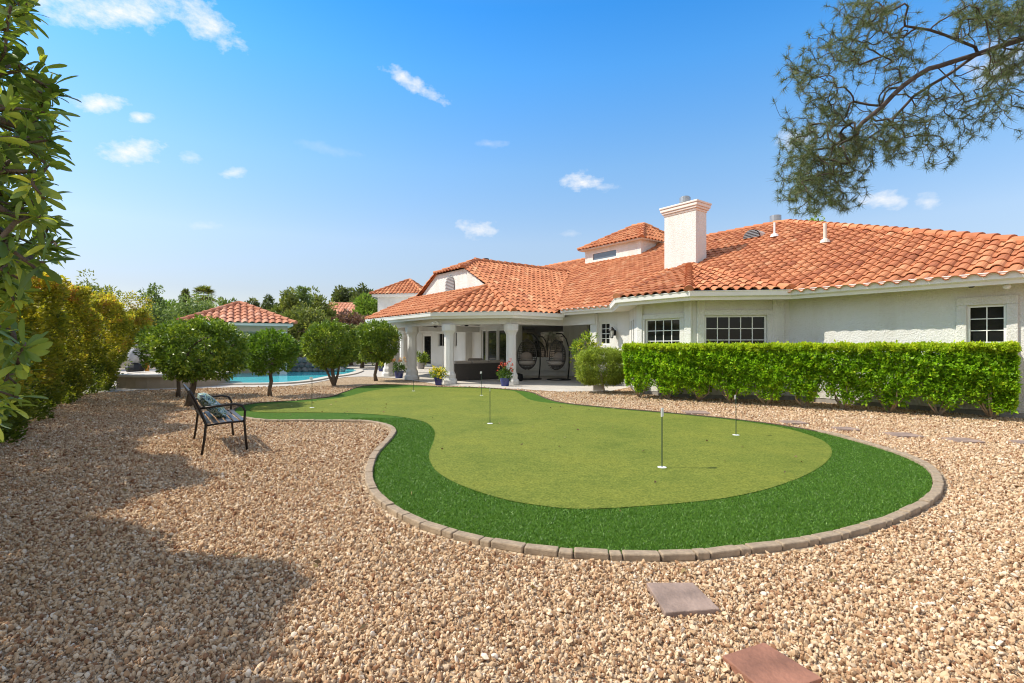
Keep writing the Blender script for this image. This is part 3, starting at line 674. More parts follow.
cl.build('patio_ceiling', plain('ceiling_paint', (.82, .79, .72), .85, var=.04), house, house=True)
# patio beam
bm_ = MB(); bl = [(-25.1, 17), (-25.1, 11.8), (-22.9, 9.65), (-16.95, 9.65), (-14.9, 11.35), (-14.9, 14.05), (-13.0, 14.05)]
sweep(bm_, bl, [(-.16, 2.27), (.14, 2.27), (.14, 2.70), (-.16, 2.70)]); bm_.build('beam', M_ST, house, house=True)
# columns
def column(a, w_, rz):
    mb = MB(); q = (a, w_, 0)
    prof = [(.33, .012), (.33, .14), (.31, .18), (.27, .22), (.27, .36), (.25, .40), (.215, .46), (.205, .50), (.20, 1.84), (.215, 1.90), (.24, 1.96), (.285, 2.02), (.30, 2.05), (.30, 2.268)]
    mb.lathe(q, [(r * .96, z) for r, z in prof], 8, rot=0); mb.build('column', M_ST, house, house=True, bevel=.012)
for (a, w_) in ((-14.9, 11.4), (-16.65, 9.75), (-19.6, 9.65), (-22.5, 9.85), (-25.0, 11.8)): column(a, w_, 0)
# chimney on the main roof
ch = MB(); ch.box((-11.5, 17.45, 5.2), (1.4, .72, 3.3)); cho = ch.build('chimney', M_ST, mroof, house=True)
cc = MB()
for (o_, z0, z1) in ((.03, 6.62, 6.70), (.08, 6.70, 6.78), (.12, 6.78, 6.90), (.15, 6.90, 6.98)): cc.box((-11.5, 17.45, (z0 + z1) / 2), (1.4 + 2 * o_, .72 + 2 * o_, z1 - z0))
cc.build('chimney_cap', plain('chimney_cap_stucco', (.74, .66, .60), .85, var=.06), cho, house=True, bevel=.02)
fl = MB(); fl.lathe((-11.5, 17.45, 6.98), [(.14, 0), (.14, .12), (.21, .12), (.21, .32), (.17, .34), (.17, .36)], 16); fl.build('flue', M_GALV, cho, house=True, smooth=False)
# vents and pipes standing on the roofs
def roofpt(px, py):
    k, hh = (px - 512) / F, (HY - py) / F; c1 = .793 * k + .609; d = (ZR + .06 - EYE - .45 * 13.45) / (hh - .45 * c1); x, y = k * d, d
    return (UX * x + UY * y, .793 * x + .609 * y, EYE + hh * d)
p = roofpt(774.5, 237); v = MB(); v.lathe((p[0], p[1], p[2]), [(.16, .0), (.12, .10), (.035, .14), (.035, .55)], 12); v.build('vent_pipe', M_WHITE, mroof, house=True)
p = roofpt(825, 243); v = MB(); v.lathe((p[0], p[1], p[2]), [(.15, .0), (.12, .10), (.05, .14), (.05, .62)], 12); v.build('vent_pipe', plain('cream_pipe', (.62, .56, .48), .6), mroof, house=True)
v = MB(); q0 = (-10.25, 22.3, 6.6); v.lathe(q0, [(.15, 0), (.15, .22), (.23, .22), (.23, .50), (.16, .52)], 16); v.build('roof_flue', M_GALV, mroof, house=True)
v = MB(); q0 = (-20.8, 14.3, 5.0); v.lathe(q0, [(.12, 0), (.12, .62), (.18, .62), (.18, .84), (.14, .86)], 16); v.build('roof_flue', M_BLACK, proof, house=True)
p = roofpt(751, 239); v = MB(); seg = 12
V = [(p[0] + .36 * math.cos(q), p[1] + .05, p[2] + .05 + .34 * math.sin(q)) for q in np.linspace(math.pi, 0, seg)]; V2 = [(a, b + .75, c) for a, b, c in V]
v.add(V + V2, [(i, i + 1, seg + i + 1, seg + i) for i in range(seg - 1)]); dv = v.build('dormer_vent', plain('dormer_shell', (.58, .50, .42), .7), mroof, house=True)
v = MB(); v.add(V, [tuple(range(seg))[::-1]]); v.add([(a, b - .01, c) for a, b, c in V[3:9]], [tuple(range(6))[::-1]])
v = MB()
for i in range(5): 
    z = .05 + i * .062; hw = .33 * math.sqrt(1 - min(.98, (z / .34) ** 2)); v.box((p[0], p[1] + .04, p[2] + .03 + z), (2 * hw, .06, .03))
v.build('louvres', M_GALV, dv, house=True)
# clerestory box on the ridge
cw = MB(); wall_run(cw, (-20, 20.6), (-16.1, 20.6), 5.2, 6.86, [(.55, 2.3, 6.2, 6.62)], .06); wall_run(cw, (-16.1, 20.6), (-16.1, 24.2), 5.2, 6.86); wall_run(cw, (-20, 24.2), (-20, 20.6), 5.2, 6.86); wall_run(cw, (-16.1, 24.2), (-20, 24.2), 5.2, 6.86)
clw = cw.build('clerestory_wall', M_ST, mroof, house=True)
window(clw, (-20, 20.6), (-16.1, 20.6), (.55, 2.3, 6.2, 6.62), 1, 1, 'clerestory_window', .05, glass=M_SKYL, frame=.03)
q = .24; z = 6.9; K = [(-20 - q, 20.6 - q, z), (-16.1 + q, 20.6 - q, z), (-16.1 + q, 24.2 + q, z), (-20 - q, 24.2 + q, z)]; T0, T1 = (-18.0, 22.4, z + 1.2), (-17.3, 22.4, z + 1.2)
cr = make_roof('roof', [([K[0], K[1], T1, T0], K[0], K[1]), ([K[1], K[2], T1], K[1], K[2])], [(T0, K[0]), (T1, K[1]), (T0, T1), (T1, K[2])], house, M_TILE, tw=.26, tl=.36)
lb = MB(); lb.add([K[2], K[3], T0, T1], [(0, 1, 2, 3)]); lb.add([K[3], K[0], T0], [(0, 1, 2)]); lb.build('rear_slope', M_TILE, cr, house=True)
fb = MB(); sweep(fb, [k[:2] for k in K][::1], [(-.03, z - .07), (.01, z - .07), (.01, z), (-.03, z)], True); fb.add([(k[0], k[1], z - .06) for k in K], [(3, 2, 1, 0)]); fb.build('fascia', M_ST, cr, house=True)
# far pavilion tower at the left end (world axes turned 45 degrees to the house)
tc0 = np.array([-8.9, 41.9]); ta = R(-7); ex, ey = np.array([math.cos(ta), math.sin(ta)]), np.array([-math.sin(ta), math.cos(ta)])
def TW(i, j, z): p = tc0 + ex * i + ey * j; return (p[0], p[1], z)
def towerbox(mb, h_, z0, z1):
    V = [TW(i * h_, j * h_, z) for z in (z0, z1) for (i, j) in ((-1, -1), (1, -1), (1, 1), (-1, 1))]; mb.add(V, [(3, 2, 1, 0), (4, 5, 6, 7), (0, 1, 5, 4), (1, 2, 6, 5), (2, 3, 7, 6), (3, 0, 4, 7)])
tb = MB(); towerbox(tb, 1.75, 0, 5.55); tb.build('tower_wall', M_ST, house)
tb = MB(); towerbox(tb, 2.1, 5.42, 5.62); 
zt = 5.64; K = [np.array(TW(i * 2.15, j * 2.15, zt)) for (i, j) in ((-1, -1), (1, -1), (1, 1), (-1, 1))]; TT = np.array(TW(.35, 0, 7.0))
tr_ = make_roof('roof', [([K[0], K[1], TT], K[0], K[1]), ([K[1], K[2], TT], K[1], K[2]), ([K[3], K[0], TT], K[3], K[0])], [(TT, K[0]), (TT, K[1]), (TT, K[2])], house, M_TILE, house=False, tw=.3, tl=.42)
tb.build('fascia', M_TRIM, tr_)

# ---------------------------------------------------------------- fittings on the house
def lantern(px, py, a):
    c = H(a, 13.98, 1.93); t = thing('wall_lantern', 'black wall lantern between the small window and the bay', 'lantern', c)
    mb = MB(); mb.box((0, 0, 0), (.1, .03, .2), rz=math.atan2(UY, UX)); mb.tube([(0, 0, .02), (-.06, -.05, .1), (-.12, -.09, .14)], .012); mb.lathe((-.12, -.09, -.2), [(.05, 0), (.06, .02), (.02, .03)], 8)
    mb.lathe((-.12, -.09, .08), [(.13, 0), (.06, .09), (.02, .13)], 8)
    for q in range(4): mb.tube([(-.12 + .05 * math.cos(q * 1.57 + .4), -.09 + .05 * math.sin(q * 1.57 + .4), -.18), (-.12 + .1 * math.cos(q * 1.57 + .4), -.09 + .1 * math.sin(q * 1.57 + .4), .08)], .007)
    mb.v = [v + c for v in mb.v]; mb.build('bracket', M_BLACK, t)
    g_ = MB(); g_.lathe(c + np.array([-.12, -.09, -.17]), [(.04, 0), (.085, .24)], 8); g_.build('glass', plain('lantern_glass', (.55, .55, .5), .2), t)
lantern(618, 333, -12.1)
def flood(a, w_, z, lab, two=False):
    c = H(a, w_, z); t = thing('floodlight', lab, 'floodlight', c); mb = MB(); mb.lathe(c - np.array([0, 0, .02]), [(.05, 0), (.05, .03)], 10)
    mb.build('mount', M_WHITE, t); b = MB()
    for k in ((-1, 1) if two else (0,)): b.ball(c + np.array([k * .09, -.04, -.07]), (.065, .065, .05), 10, 6)
    b.build('lamp', M_WHITE, t, smooth=True)
flood(-1.9, 13.72, 2.685, 'white floodlight under the eave above the right-hand window'); flood(-17.1, 9.42, 2.40, 'white twin floodlight on the patio beam over the yellow flower pot', True)
mb = MB(); c = H(-2.4, 13.75, 2.685); mb.lathe(c - np.array([0, 0, .035]), [(.03, 0), (.055, .02), (.055, .035)], 10); tag(mb.build('soffit_camera', M_BLACK, None, c), 'small dark camera dome under the eave, left of the white floodlight', 'camera')
def fan(c, lab, rot):
    t = thing('ceiling_fan', lab, 'ceiling fan', c, 0, 'ceiling fans under the patio roof'); mb = MB(); mb.tube([c, c - np.array([0, 0, .14])], .018); mb.lathe(c - np.array([0, 0, .26]), [(.05, 0), (.1, .03), (.1, .1), (.04, .13)], 12); mb.build('motor', M_DARK, t)
    for k in range(5):
        q = rot + k * 2 * math.pi / 5; d = np.array([math.cos(q), math.sin(q), 0]); b = MB(); b.box(c + d * .42 - np.array([0, 0, .2]), (.62, .13, .012), x=d, z=nrm(np.array([.1 * -d[1], .1 * d[0], 1]))); b.build('blade', M_DARK, t)
fan(np.array([-3.7, 24.2, 2.6]), 'dark bronze ceiling fan between the leftmost pair of patio columns', .2); fan(np.array([-2.05, 22.5, 2.6]), 'dark bronze ceiling fan just right of the column by the yellow flower pot', .7); fan(np.array([-.45, 20.6, 2.6]), 'dark bronze ceiling fan next to the column by the red flower pot', .1)

# ---------------------------------------------------------------- foliage helpers
def leaves(P, D, L, Wd, fold=.25, spread=.5, jitter=.3, r=None):
    """rhombic leaves at P, pointing about D"""
    n = len(P); d = nrm(nrm(D) + rng.normal(0, spread, (n, 3))); sd = nrm(np.cross(d, rng.normal(0, 1, (n, 3)))); up = np.cross(sd, d)
    L = L * rng.uniform(1 - jitter, 1 + jitter, n)[:, None]; Wd = Wd * rng.uniform(1 - jitter, 1 + jitter, n)[:, None]
    V = np.stack([P, P + d * L * .45 + sd * Wd / 2 + up * Wd * fold, P + d * L - up * L * .12, P + d * L * .45 - sd * Wd / 2 + up * Wd * fold], 1).reshape(-1, 3)
    return V, np.arange(4 * n).reshape(-1, 4)
def big_leaves(P, D, L, Wd, spread=.5, jitter=.25, curl=.18):
    n = len(P); d = nrm(nrm(D) + rng.normal(0, spread, (n, 3))); sd = nrm(np.cross(d, rng.normal(0, 1, (n, 3)) * .6 + np.array([0, 0, 1.]))); up = np.cross(sd, d)
    L = L * rng.uniform(1 - jitter, 1 + jitter, n)[:, None]; Wd = Wd * rng.uniform(1 - jitter, 1 + jitter, n)[:, None]
    rows = []; ST = ((0, .06), (.22, .55), (.5, .9), (.78, 1.0), (.94, .62), (1.0, .15))
    for (t, ww) in ST:
        c = P + d * L * t - up * L * curl * t * t
        rows += [c - sd * Wd * ww / 2 + up * Wd * .16 * ww, c, c + sd * Wd * ww / 2 + up * Wd * .16 * ww]
    V = np.stack(rows, 1).reshape(-1, 3); k = len(ST) * 3; fs = []
    for i in range(len(ST) - 1): fs += [(3 * i, 3 * i + 1, 3 * i + 4, 3 * i + 3), (3 * i + 1, 3 * i + 2, 3 * i + 5, 3 * i + 4)]
    Fk = (np.arange(n)[:, None, None] * k + np.array(fs)[None]).reshape(-1, 4); return V, Fk, len(fs)
def ell_clumps(c, rad, nc, cr, per, shell=.72, flat_bottom=None, boxy=0.0):
    """leaf points in clumps filling an ellipsoid; returns points and outward directions"""
    u = nrm(rng.normal(0, 1, (nc, 3))); rr = rng.uniform(shell, 1, nc) ** .8; inner = rng.uniform(0, 1, nc) < .15; rr[inner] *= .6
    u = np.sign(u) * np.abs(u) ** (1 - boxy); C = np.asarray(c) + u * rr[:, None] * np.asarray(rad)
    if flat_bottom is not None: C[:, 2] = np.maximum(C[:, 2], flat_bottom + rng.uniform(0, .15, nc))
    k = rng.poisson(per, nc) + 2; idx = np.repeat(np.arange(nc), k); v = nrm(rng.normal(0, 1, (len(idx), 3))); s_ = cr * rng.uniform(.6, 1.25, nc)[idx] * rng.uniform(.35, 1, len(idx)) ** .5
    P = C[idx] + v * s_[:, None]; D = v * .8 + u[idx] * .7 + np.array([0, 0, .15]); return P, D, rng.uniform(0, 1, nc)[idx]
def grow(root_pts, root_r, A, step=.1, twig=.006, sag=0.0, kmax=None):
    """branches from a skeleton to every attractor point; returns MB of limbs"""
    nodes = [np.asarray(p, float) for p in root_pts]; par = list(range(-1, len(nodes) - 1)); nroot = len(nodes)
    A = np.asarray(A); d0 = np.min(np.linalg.norm(A[:, None] - np.array(nodes)[None], axis=2), 1); ends = []
    for i in np.argsort(d0):
        a = A[i]; Nn = np.array(nodes); dd = np.linalg.norm(Nn - a, axis=1); j = int(np.argmin(dd)); T = dd[j]; n = max(1, int(T / step)); p0 = nodes[j]
        dirp = nrm(p0 - nodes[par[j]]) if par[j] >= 0 else nrm(a - p0); prev = j; c1 = p0 + dirp * T * .35
        for k in range(1, n + 1):
            t = k / n; q = (1 - t) ** 2 * p0 + 2 * t * (1 - t) * c1 + t * t * a + rng.normal(0, step * .1, 3) * (k < n) + np.array([0, 0, -sag * math.sin(math.pi * t) * T])
            nodes.append(q); par.append(prev); prev = len(nodes) - 1
        ends.append(prev)
    cnt = np.zeros(len(nodes)); 
    for e in ends: cnt[e] += 1
    for i in range(len(nodes) - 1, 0, -1):
        if par[i] >= 0: cnt[par[i]] += cnt[i]
    rad = twig * np.maximum(cnt, 1) ** .47
    for i in range(nroot): rad[i] = max(rad[i], root_r[i])
    kids = [[] for _ in nodes]
    for i, p in enumerate(par):
        if p >= 0: kids[p].append(i)
    mb = MB(); starts = [0]; nodes = np.array(nodes)
    stack = [(-1, 0)]
    while stack:
        pv, i = stack.pop(); chain = [pv, i] if pv >= 0 else [i]
        while kids[chain[-1]]:
            ks = sorted(kids[chain[-1]], key=lambda q: -rad[q]); 
            for k in ks[1:]: stack.append((chain[-1], k))
            chain.append(ks[0])
        if len(chain) > 1:
            rr = rad[chain].copy(); 
            if pv >= 0: rr[0] = rr[1]
            mb.tube(nodes[chain], rr, 6 if rr.max() > .02 else 4)
    return mb, nodes, par, ends
CIT = [(0, (0.078, 0.126, 0.020)), (.45, (0.150, 0.237, 0.029)), (.8, (0.299, 0.391, 0.049)), (1, (0.556, 0.587, 0.073))]
M_CIT = leafmat('citrus_leaf', CIT, trans=.24, rough=.42)
def tree(name, lab, base, c, rad, mat, nc, cr, per, L, Wd, trunk_r=.06, cat='tree', group=None, bark=None, flat_bottom=None, natt=26, lean=None, stems=None, shell=.72, crown='crown', spread=.55, boxy=0.0):
    t = thing(name, lab, cat, base, 0, group); c = np.asarray(c, float); rad = np.asarray(rad, float)
    top = c.copy(); top[2] = c[2] - rad[2] * .35; b = np.asarray(base, float)
    n = 6; kn = rng.normal(0, trunk_r * .28, (n, 3)); kn[0] = 0; kn[:, 2] = 0
    S = [b + (top - b) * (i / (n - 1)) + kn[i] for i in range(n)]
    u = nrm(rng.normal(0, 1, (natt, 3))); A = c + u * rad * rng.uniform(.45, .8, (natt, 1)); 
    if flat_bottom is not None: A[:, 2] = np.maximum(A[:, 2], flat_bottom)
    mb, *_ = grow(S, [trunk_r * (1.25 if i == 0 else 1 - .3 * i / n) for i in range(n)], A, .14, trunk_r * .16)
    for st in (stems or []):
        mb.tube([b, b + (np.asarray(st) - b) * .4 + rng.normal(0, .03, 3), np.asarray(st)], [trunk_r * .8, trunk_r * .6, trunk_r * .45], 6)
    mb.build('trunk', bark or M_BARK, t, smooth=True)
    P, D, rr = ell_clumps(c, rad, nc, cr, per, shell, flat_bottom, boxy); V, Fk = leaves(P, D, L, Wd, spread=spread)
    fast_mesh(crown, V, Fk, mat, t, rnd=np.clip(rr * .55 + rng.uniform(0, .45, len(P)), 0, 1)); return t

# clipped citrus trees by the pool
def gp(px, d, z=0.0): return np.array([(px - 512) / F * d, d, z])
b = gp(188, 11.9); tree('citrus_tree', 'largest clipped citrus tree, behind the metal bench', b, b + np.array([.22, .1, 1.36]), (1.06, .95, .74), M_CIT, 330, .12, 36, .085, .045, .075, group='clipped citrus trees along the pool', natt=30, flat_bottom=.72)
b = gp(178, 14.2); tree('citrus_tree', 'citrus tree mostly hidden behind the one at the bench, thin trunk showing left of it', b, b + np.array([-.05, .1, 1.42]), (.95, .9, .68), M_CIT, 190, .15, 40, .085, .045, .05, group='clipped citrus trees along the pool', flat_bottom=.8)
b = gp(270, 14.4); tree('citrus_tree', 'smallest round citrus tree in front of the pool water', b, b + np.array([.05, 0, 1.27]), (.68, .66, .58), leafmat('light_citrus_leaf', [(0, (.06, .12, .014)), (.4, (.12, .22, .022)), (.8, (.20, .31, .035)), (1, (.3, .40, .05))], trans=.35, rough=.45), 150, .14, 40, .085, .045, .055, group='clipped citrus trees along the pool')
b = gp(334, 18.1); tree('citrus_tree', 'round citrus tree with a forked trunk at the right tip of the pool', b, b + np.array([-.1, 0, 1.5]), (.98, .95, .82), M_CIT, 290, .135, 36, .095, .05, .07, group='clipped citrus trees along the pool', stems=[b + np.array([-.45, 0, .95]), b + np.array([.2, .1, 1.05])])
b = gp(376, 20.7); tree('citrus_tree', 'round citrus tree standing beside the patio, right of the other citrus trees', b, b + np.array([.05, 0, 1.6]), (.88, .86, .84), M_CIT, 270, .135, 36, .1, .052, .07, group='clipped citrus trees along the pool')

# clipped hedge in front of the house
HM = leafmat('hedge_leaf', [(0, (0.093, 0.202, 0.012)), (.35, (0.220, 0.414, 0.022)), (.75, (0.407, 0.653, 0.035)), (1, (0.688, 0.690, 0.056))], [(0, (0.500, 0.690, 0.031)), (.6, (0.720, 0.690, 0.048)), (1, (0.720, 0.690, 0.080))], trans=.42, rough=.4)
def hedge_box(p0, p1, thick, z0, z1, n, L, Wd, seed_bulge=.08, ragged=.35, nstem=9):
    p0, p1 = np.asarray(p0, float), np.asarray(p1, float); T = np.linalg.norm(p1 - p0); d = (p1 - p0) / T; nn = np.array([-d[1], d[0]])
    if nn[1] < 0: nn = -nn
    cen = np.linspace(.3, T - .3, nstem)
    s = rng.uniform(0, T, n); q = rng.uniform(0, 1, n); face = rng.uniform(0, 1, n)
    t = np.where(face < .45, rng.uniform(0, .16, n) ** 1.0, np.where(face < .62, thick - rng.uniform(0, .12, n), rng.uniform(0, thick, n)))
    z = z0 + (z1 - z0) * q; top = rng.uniform(0, 1, n) < .3; z[top] = z1 - rng.uniform(0, .1, top.sum()) ** 1.0
    endc = rng.uniform(0, 1, n) < .07; s[endc] = np.where(rng.uniform(0, 1, endc.sum()) < .5, rng.uniform(0, .1, endc.sum()), T - rng.uniform(0, .1, endc.sum()))
    # undulating faces, hollow lower edge between the stems
    wob = .06 * np.sin(s * 2.3 + 1) + .05 * np.sin(s * 5.1 + z * 4) + .04 * np.sin(z * 9 + s * 3) + .05 * np.sin(s * 14 + z * 8) * np.sin(z * 19 - s * 9) + .03 * np.sin(s * 31 + z * 23); t = t + wob * (1 - t / thick)
    dd = np.min(np.abs(s[:, None] - cen[None]), 1); low = z0 + ragged * np.clip(dd / (T / nstem / 2), 0, 1) ** 1.1 * (.75 + .35 * np.sin(s * 2.9 + 1)) + .12 * np.sin(s * 13) * np.sin(s * 5.3)
    ok = (z > low) & (rng.uniform(0, 1, n) < .2 + 2.6 * np.clip((z - low) / (z1 - z0), 0, 1))
    # narrow towards the foot
    hz = (z - z0) / (z1 - z0); t = t + (1 - hz) ** 2 * .22 * (1 - 2 * t / thick)
    hole = (np.sin(s * 7.1 + z * 5) * np.sin(z * 11 - s * 4.3) > .72) & (hz < .6) & (rng.uniform(0, 1, n) < .6); ok &= ~hole
    s, t, z, hz = s[ok], t[ok], z[ok], hz[ok]
    P = np.c_[p0[0] + d[0] * s + nn[0] * t, p0[1] + d[1] * s + nn[1] * t, z + (.012 * np.sin(s * 9) + .02 * np.sin(s * 37) * np.sin(t * 31) + rng.exponential(.012, len(s)) * (rng.uniform(0, 1, len(s)) < .5)) * (hz > .9)]
    D = np.c_[-nn[0] * (t < thick / 2) + nn[0] * (t > thick * .6), -nn[1] * (t < thick / 2) + nn[1] * (t > thick * .6), .35 + 1.4 * (hz > .9)] + 1e-3
    return P, D, hz, s, cen, p0, d, nn
h_ = thing('hedge', 'long clipped bright green hedge in front of the white house wall', 'hedge', (6.3, 11.6, 0))
P, D, hz, s, cen, p0, d, nn = hedge_box((3.08, 13.85), (9.42, 9.30), 1.0, .14, 1.445, 112000, .062, .032, ragged=.24, nstem=10)
V, Fk = leaves(P, D, .078, .044, spread=.6)
fast_mesh('foliage', V, Fk, HM, h_, rnd=np.clip(rng.uniform(0, 1, len(P)) * .6 + .4 * ((np.sin(np.floor(s * 9) * 12.99 + np.floor(P[:, 2] * 9) * 78.2) * 43758.5) % 1), 0, 1), tone=np.clip((hz - .86) * 6, 0, 1) * rng.uniform(.3, 1, len(P)))
for ce in cen:
    mb = MB(); b3 = np.array([p0[0] + d[0] * ce + nn[0] * .45, p0[1] + d[1] * ce + nn[1] * .45, 0]); 
    for k in range(5):
        q = rng.uniform(0, 6.28); e = b3 + np.array([math.cos(q) * .33, math.sin(q) * .33, rng.uniform(.7, 1.2)]); m_ = b3 + (e - b3) * .45 + np.array([math.cos(q) * .1, math.sin(q) * .1, -.1]); mb.tube([b3, m_, e], [.022, .016, .006], 6)
    mb.build('stem', M_STEM, h_, smooth=True)

# rounded yellow-green shrub at the corner of the paving
M_SHR = leafmat('fine_shrub_leaf', [(0, (0.111, 0.155, 0.026)), (.4, (0.243, 0.309, 0.048)), (.8, (0.398, 0.486, 0.066)), (1, (0.597, 0.685, 0.111))], trans=.35)
b = gp(604, 15.4); tree('shrub', 'rounded olive green shrub at the left end of the hedge, beside the paving', b, b + np.array([-.08, 0, .82]), (.76, .58, .52), M_SHR, 700, .10, 52, .055, .018, .03, 'shrub', bark=M_STEM, natt=30, crown='foliage', shell=.8, boxy=.35)
M_RB = leafmat('gold_shrub_leaf', [(0, (0.086, 0.155, 0.021)), (.4, (0.207, 0.328, 0.034)), (.75, (0.517, 0.552, 0.052)), (.92, (0.720, 0.621, 0.069)), (1, (0.655, 0.276, 0.086))], trans=.35)
b = gp(585, 18.4); tree('shrub', 'taller loose shrub with yellow and reddish tips between egg chair and small window', b, b + np.array([-.02, 0, 1.15]), (.55, .5, .9), M_RB, 80, .14, 22, .11, .05, .03, 'shrub', bark=M_STEM, natt=26, crown='foliage', shell=.5)

# tall hedge along the left side
LH = [(-3.4, 1.2), (-3.7, 2.25), (-4.65, 3.2), (-5.6, 4.07), (-6.3, 5.2), (-6.85, 6.4), (-8.0, 8.3), (-10.15, 11.7), (-12.1, 15.6), (-13.1, 17.8)]
def lefthedge():
    t_ = thing('hedge', 'tall dense hedge with yellow and red young leaves along the left side', 'hedge', (-8.05, 8.3, 0)); Lp = np.array(LH); sg = np.linalg.norm(np.diff(Lp, axis=0), axis=1); cum = np.concatenate([[0], np.cumsum(sg)]); T = cum[-1]
    n = 165000; s = T * rng.uniform(0, 1, n); i = np.clip(np.searchsorted(cum, s) - 1, 0, len(sg) - 1); f = (s - cum[i]) / sg[i]; base = Lp[i] + (Lp[i + 1] - Lp[i]) * f[:, None]; d = nrm(Lp[i + 1] - Lp[i]); nn = np.stack([-d[:, 1], d[:, 0]], 1); nn[nn[:, 0] > 0] *= -1
    thick = 1.7; top = 2.72 + .48 * (s < 6.3) + .12 * np.sin(s * 1.3) + .08 * np.sin(s * 3.7) - .1 * (s > T - 2.5)
    face = rng.uniform(0, 1, n); z = top * rng.uniform(0, 1, n) ** .9; t = rng.uniform(0, .3, n); m = (face > .62) & (face < .85); z[m] = top[m] - rng.uniform(0, .25, m.sum()); t[m] = rng.uniform(0, thick, m.sum())
    m = face > .85; t[m] = thick - rng.uniform(0, .3, m.sum()) ; m = face > .95; t[m] = rng.uniform(0, thick, m.sum()); z[m] = top[m] * rng.uniform(0, 1, m.sum())
    m = rng.uniform(0, 1, n) < .04; 
    s[m] = T; i[m] = len(sg) - 1; base[m] = Lp[-1] + rng.normal(0, .08, (m.sum(), 2)); t[m] = rng.uniform(0, thick, m.sum())
    lump = .30 * np.sin(s * 1.9 + z * 1.1) + .16 * np.sin(s * 4.3 - z * 2.7) + .12 * np.sin(z * 5.1 + s * 2.2) + .07 * np.sin(s * 11 + z * 9)
    hz = z / top; t2 = t + (.1 + .65 * np.clip((s - 8) / 7, 0, 1)) * (1 - hz) ** 1.3 - .75 * lump * (t < thick * .6) + .25 * np.clip(hz - .85, 0, 1) * 2
    P = np.c_[base + nn * t2[:, None], z]; D = np.c_[-nn * np.where(t < thick * .5, 1, -1)[:, None] * .8, .5 + 1.2 * (hz > .9)]
    # sprays: pull leaves towards clump centres
    ci = rng.integers(0, n, 5200); from_ = P[ci]; k = rng.integers(0, 5200, n)
    key = np.floor(P[:, 0] * 3.3) * 73 + np.floor(P[:, 1] * 3.3) * 179 + np.floor(P[:, 2] * 3.3) * 283; h01 = (np.sin(key * 12.9898) * 43758.5453) % 1
    key2 = np.floor(P[:, 0] * 2.1 + .4 * np.sin(P[:, 2] * 3)) * 57 + np.floor(P[:, 1] * 2.1) * 131 + np.floor(P[:, 2] * 2.4 + .5 * np.sin(P[:, 1] * 2)) * 211; h02 = (np.sin(key2 * 7.77) * 15731.743) % 1
    ok = ((h01 > .16) & (h02 > .11)) | (rng.uniform(0, 1, n) < .12) | (s < 6.5); P, D, hz, h01, z, s, lump = P[ok], D[ok], hz[ok], h01[ok], z[ok], s[ok], lump[ok]
    V, Fk = leaves(P, D, .082, .042, spread=.6)
    tone = np.clip((z - .75 + lump * 1.6) * .8, 0, 1) * (.35 + .65 * h01) * rng.uniform(.5, 1, len(P)); tone = np.where(rng.uniform(0, 1, len(P)) < .12, tone * .3, tone)
    r_ = np.clip(.5 * rng.uniform(0, 1, len(P)) + .5 * ((h01 * 7.31) % 1) + .25 * (hz > .86) * ((h01 * 3.7) % 1), 0, 1)
    fast_mesh('foliage', V, Fk, M_LH, t_, rnd=r_, tone=tone)
    mb = MB()
    for ss in np.arange(.5, T, .8):
        i = min(int(np.searchsorted(cum, ss)) - 1, len(sg) - 1); p = Lp[i] + (Lp[i + 1] - Lp[i]) * (ss - cum[i]) / sg[i]; p = p + np.array([-1.15, -.3])
        for k in range(3): e = np.array([p[0] + rng.normal(0, .15), p[1] + rng.normal(0, .15), 2.1]); mb.tube([(p[0], p[1], 0), (np.array([p[0], p[1], 0]) + e) / 2 + rng.normal(0, .08, 3), e], [.035, .025, .01], 5)
    mb.build('stems', M_BARK, t_)
M_LH = leafmat('tall_hedge_leaf', [(0, (0.034, 0.057, 0.012)), (.5, (0.113, 0.153, 0.021)), (1, (0.271, 0.297, 0.043))], [(0, (0.293, 0.326, 0.032)), (.35, (0.631, 0.536, 0.053)), (.75, (0.720, 0.556, 0.064)), (.90, (0.720, 0.306, 0.074)), (1, (0.429, 0.096, 0.053))], trans=.55)
lefthedge()

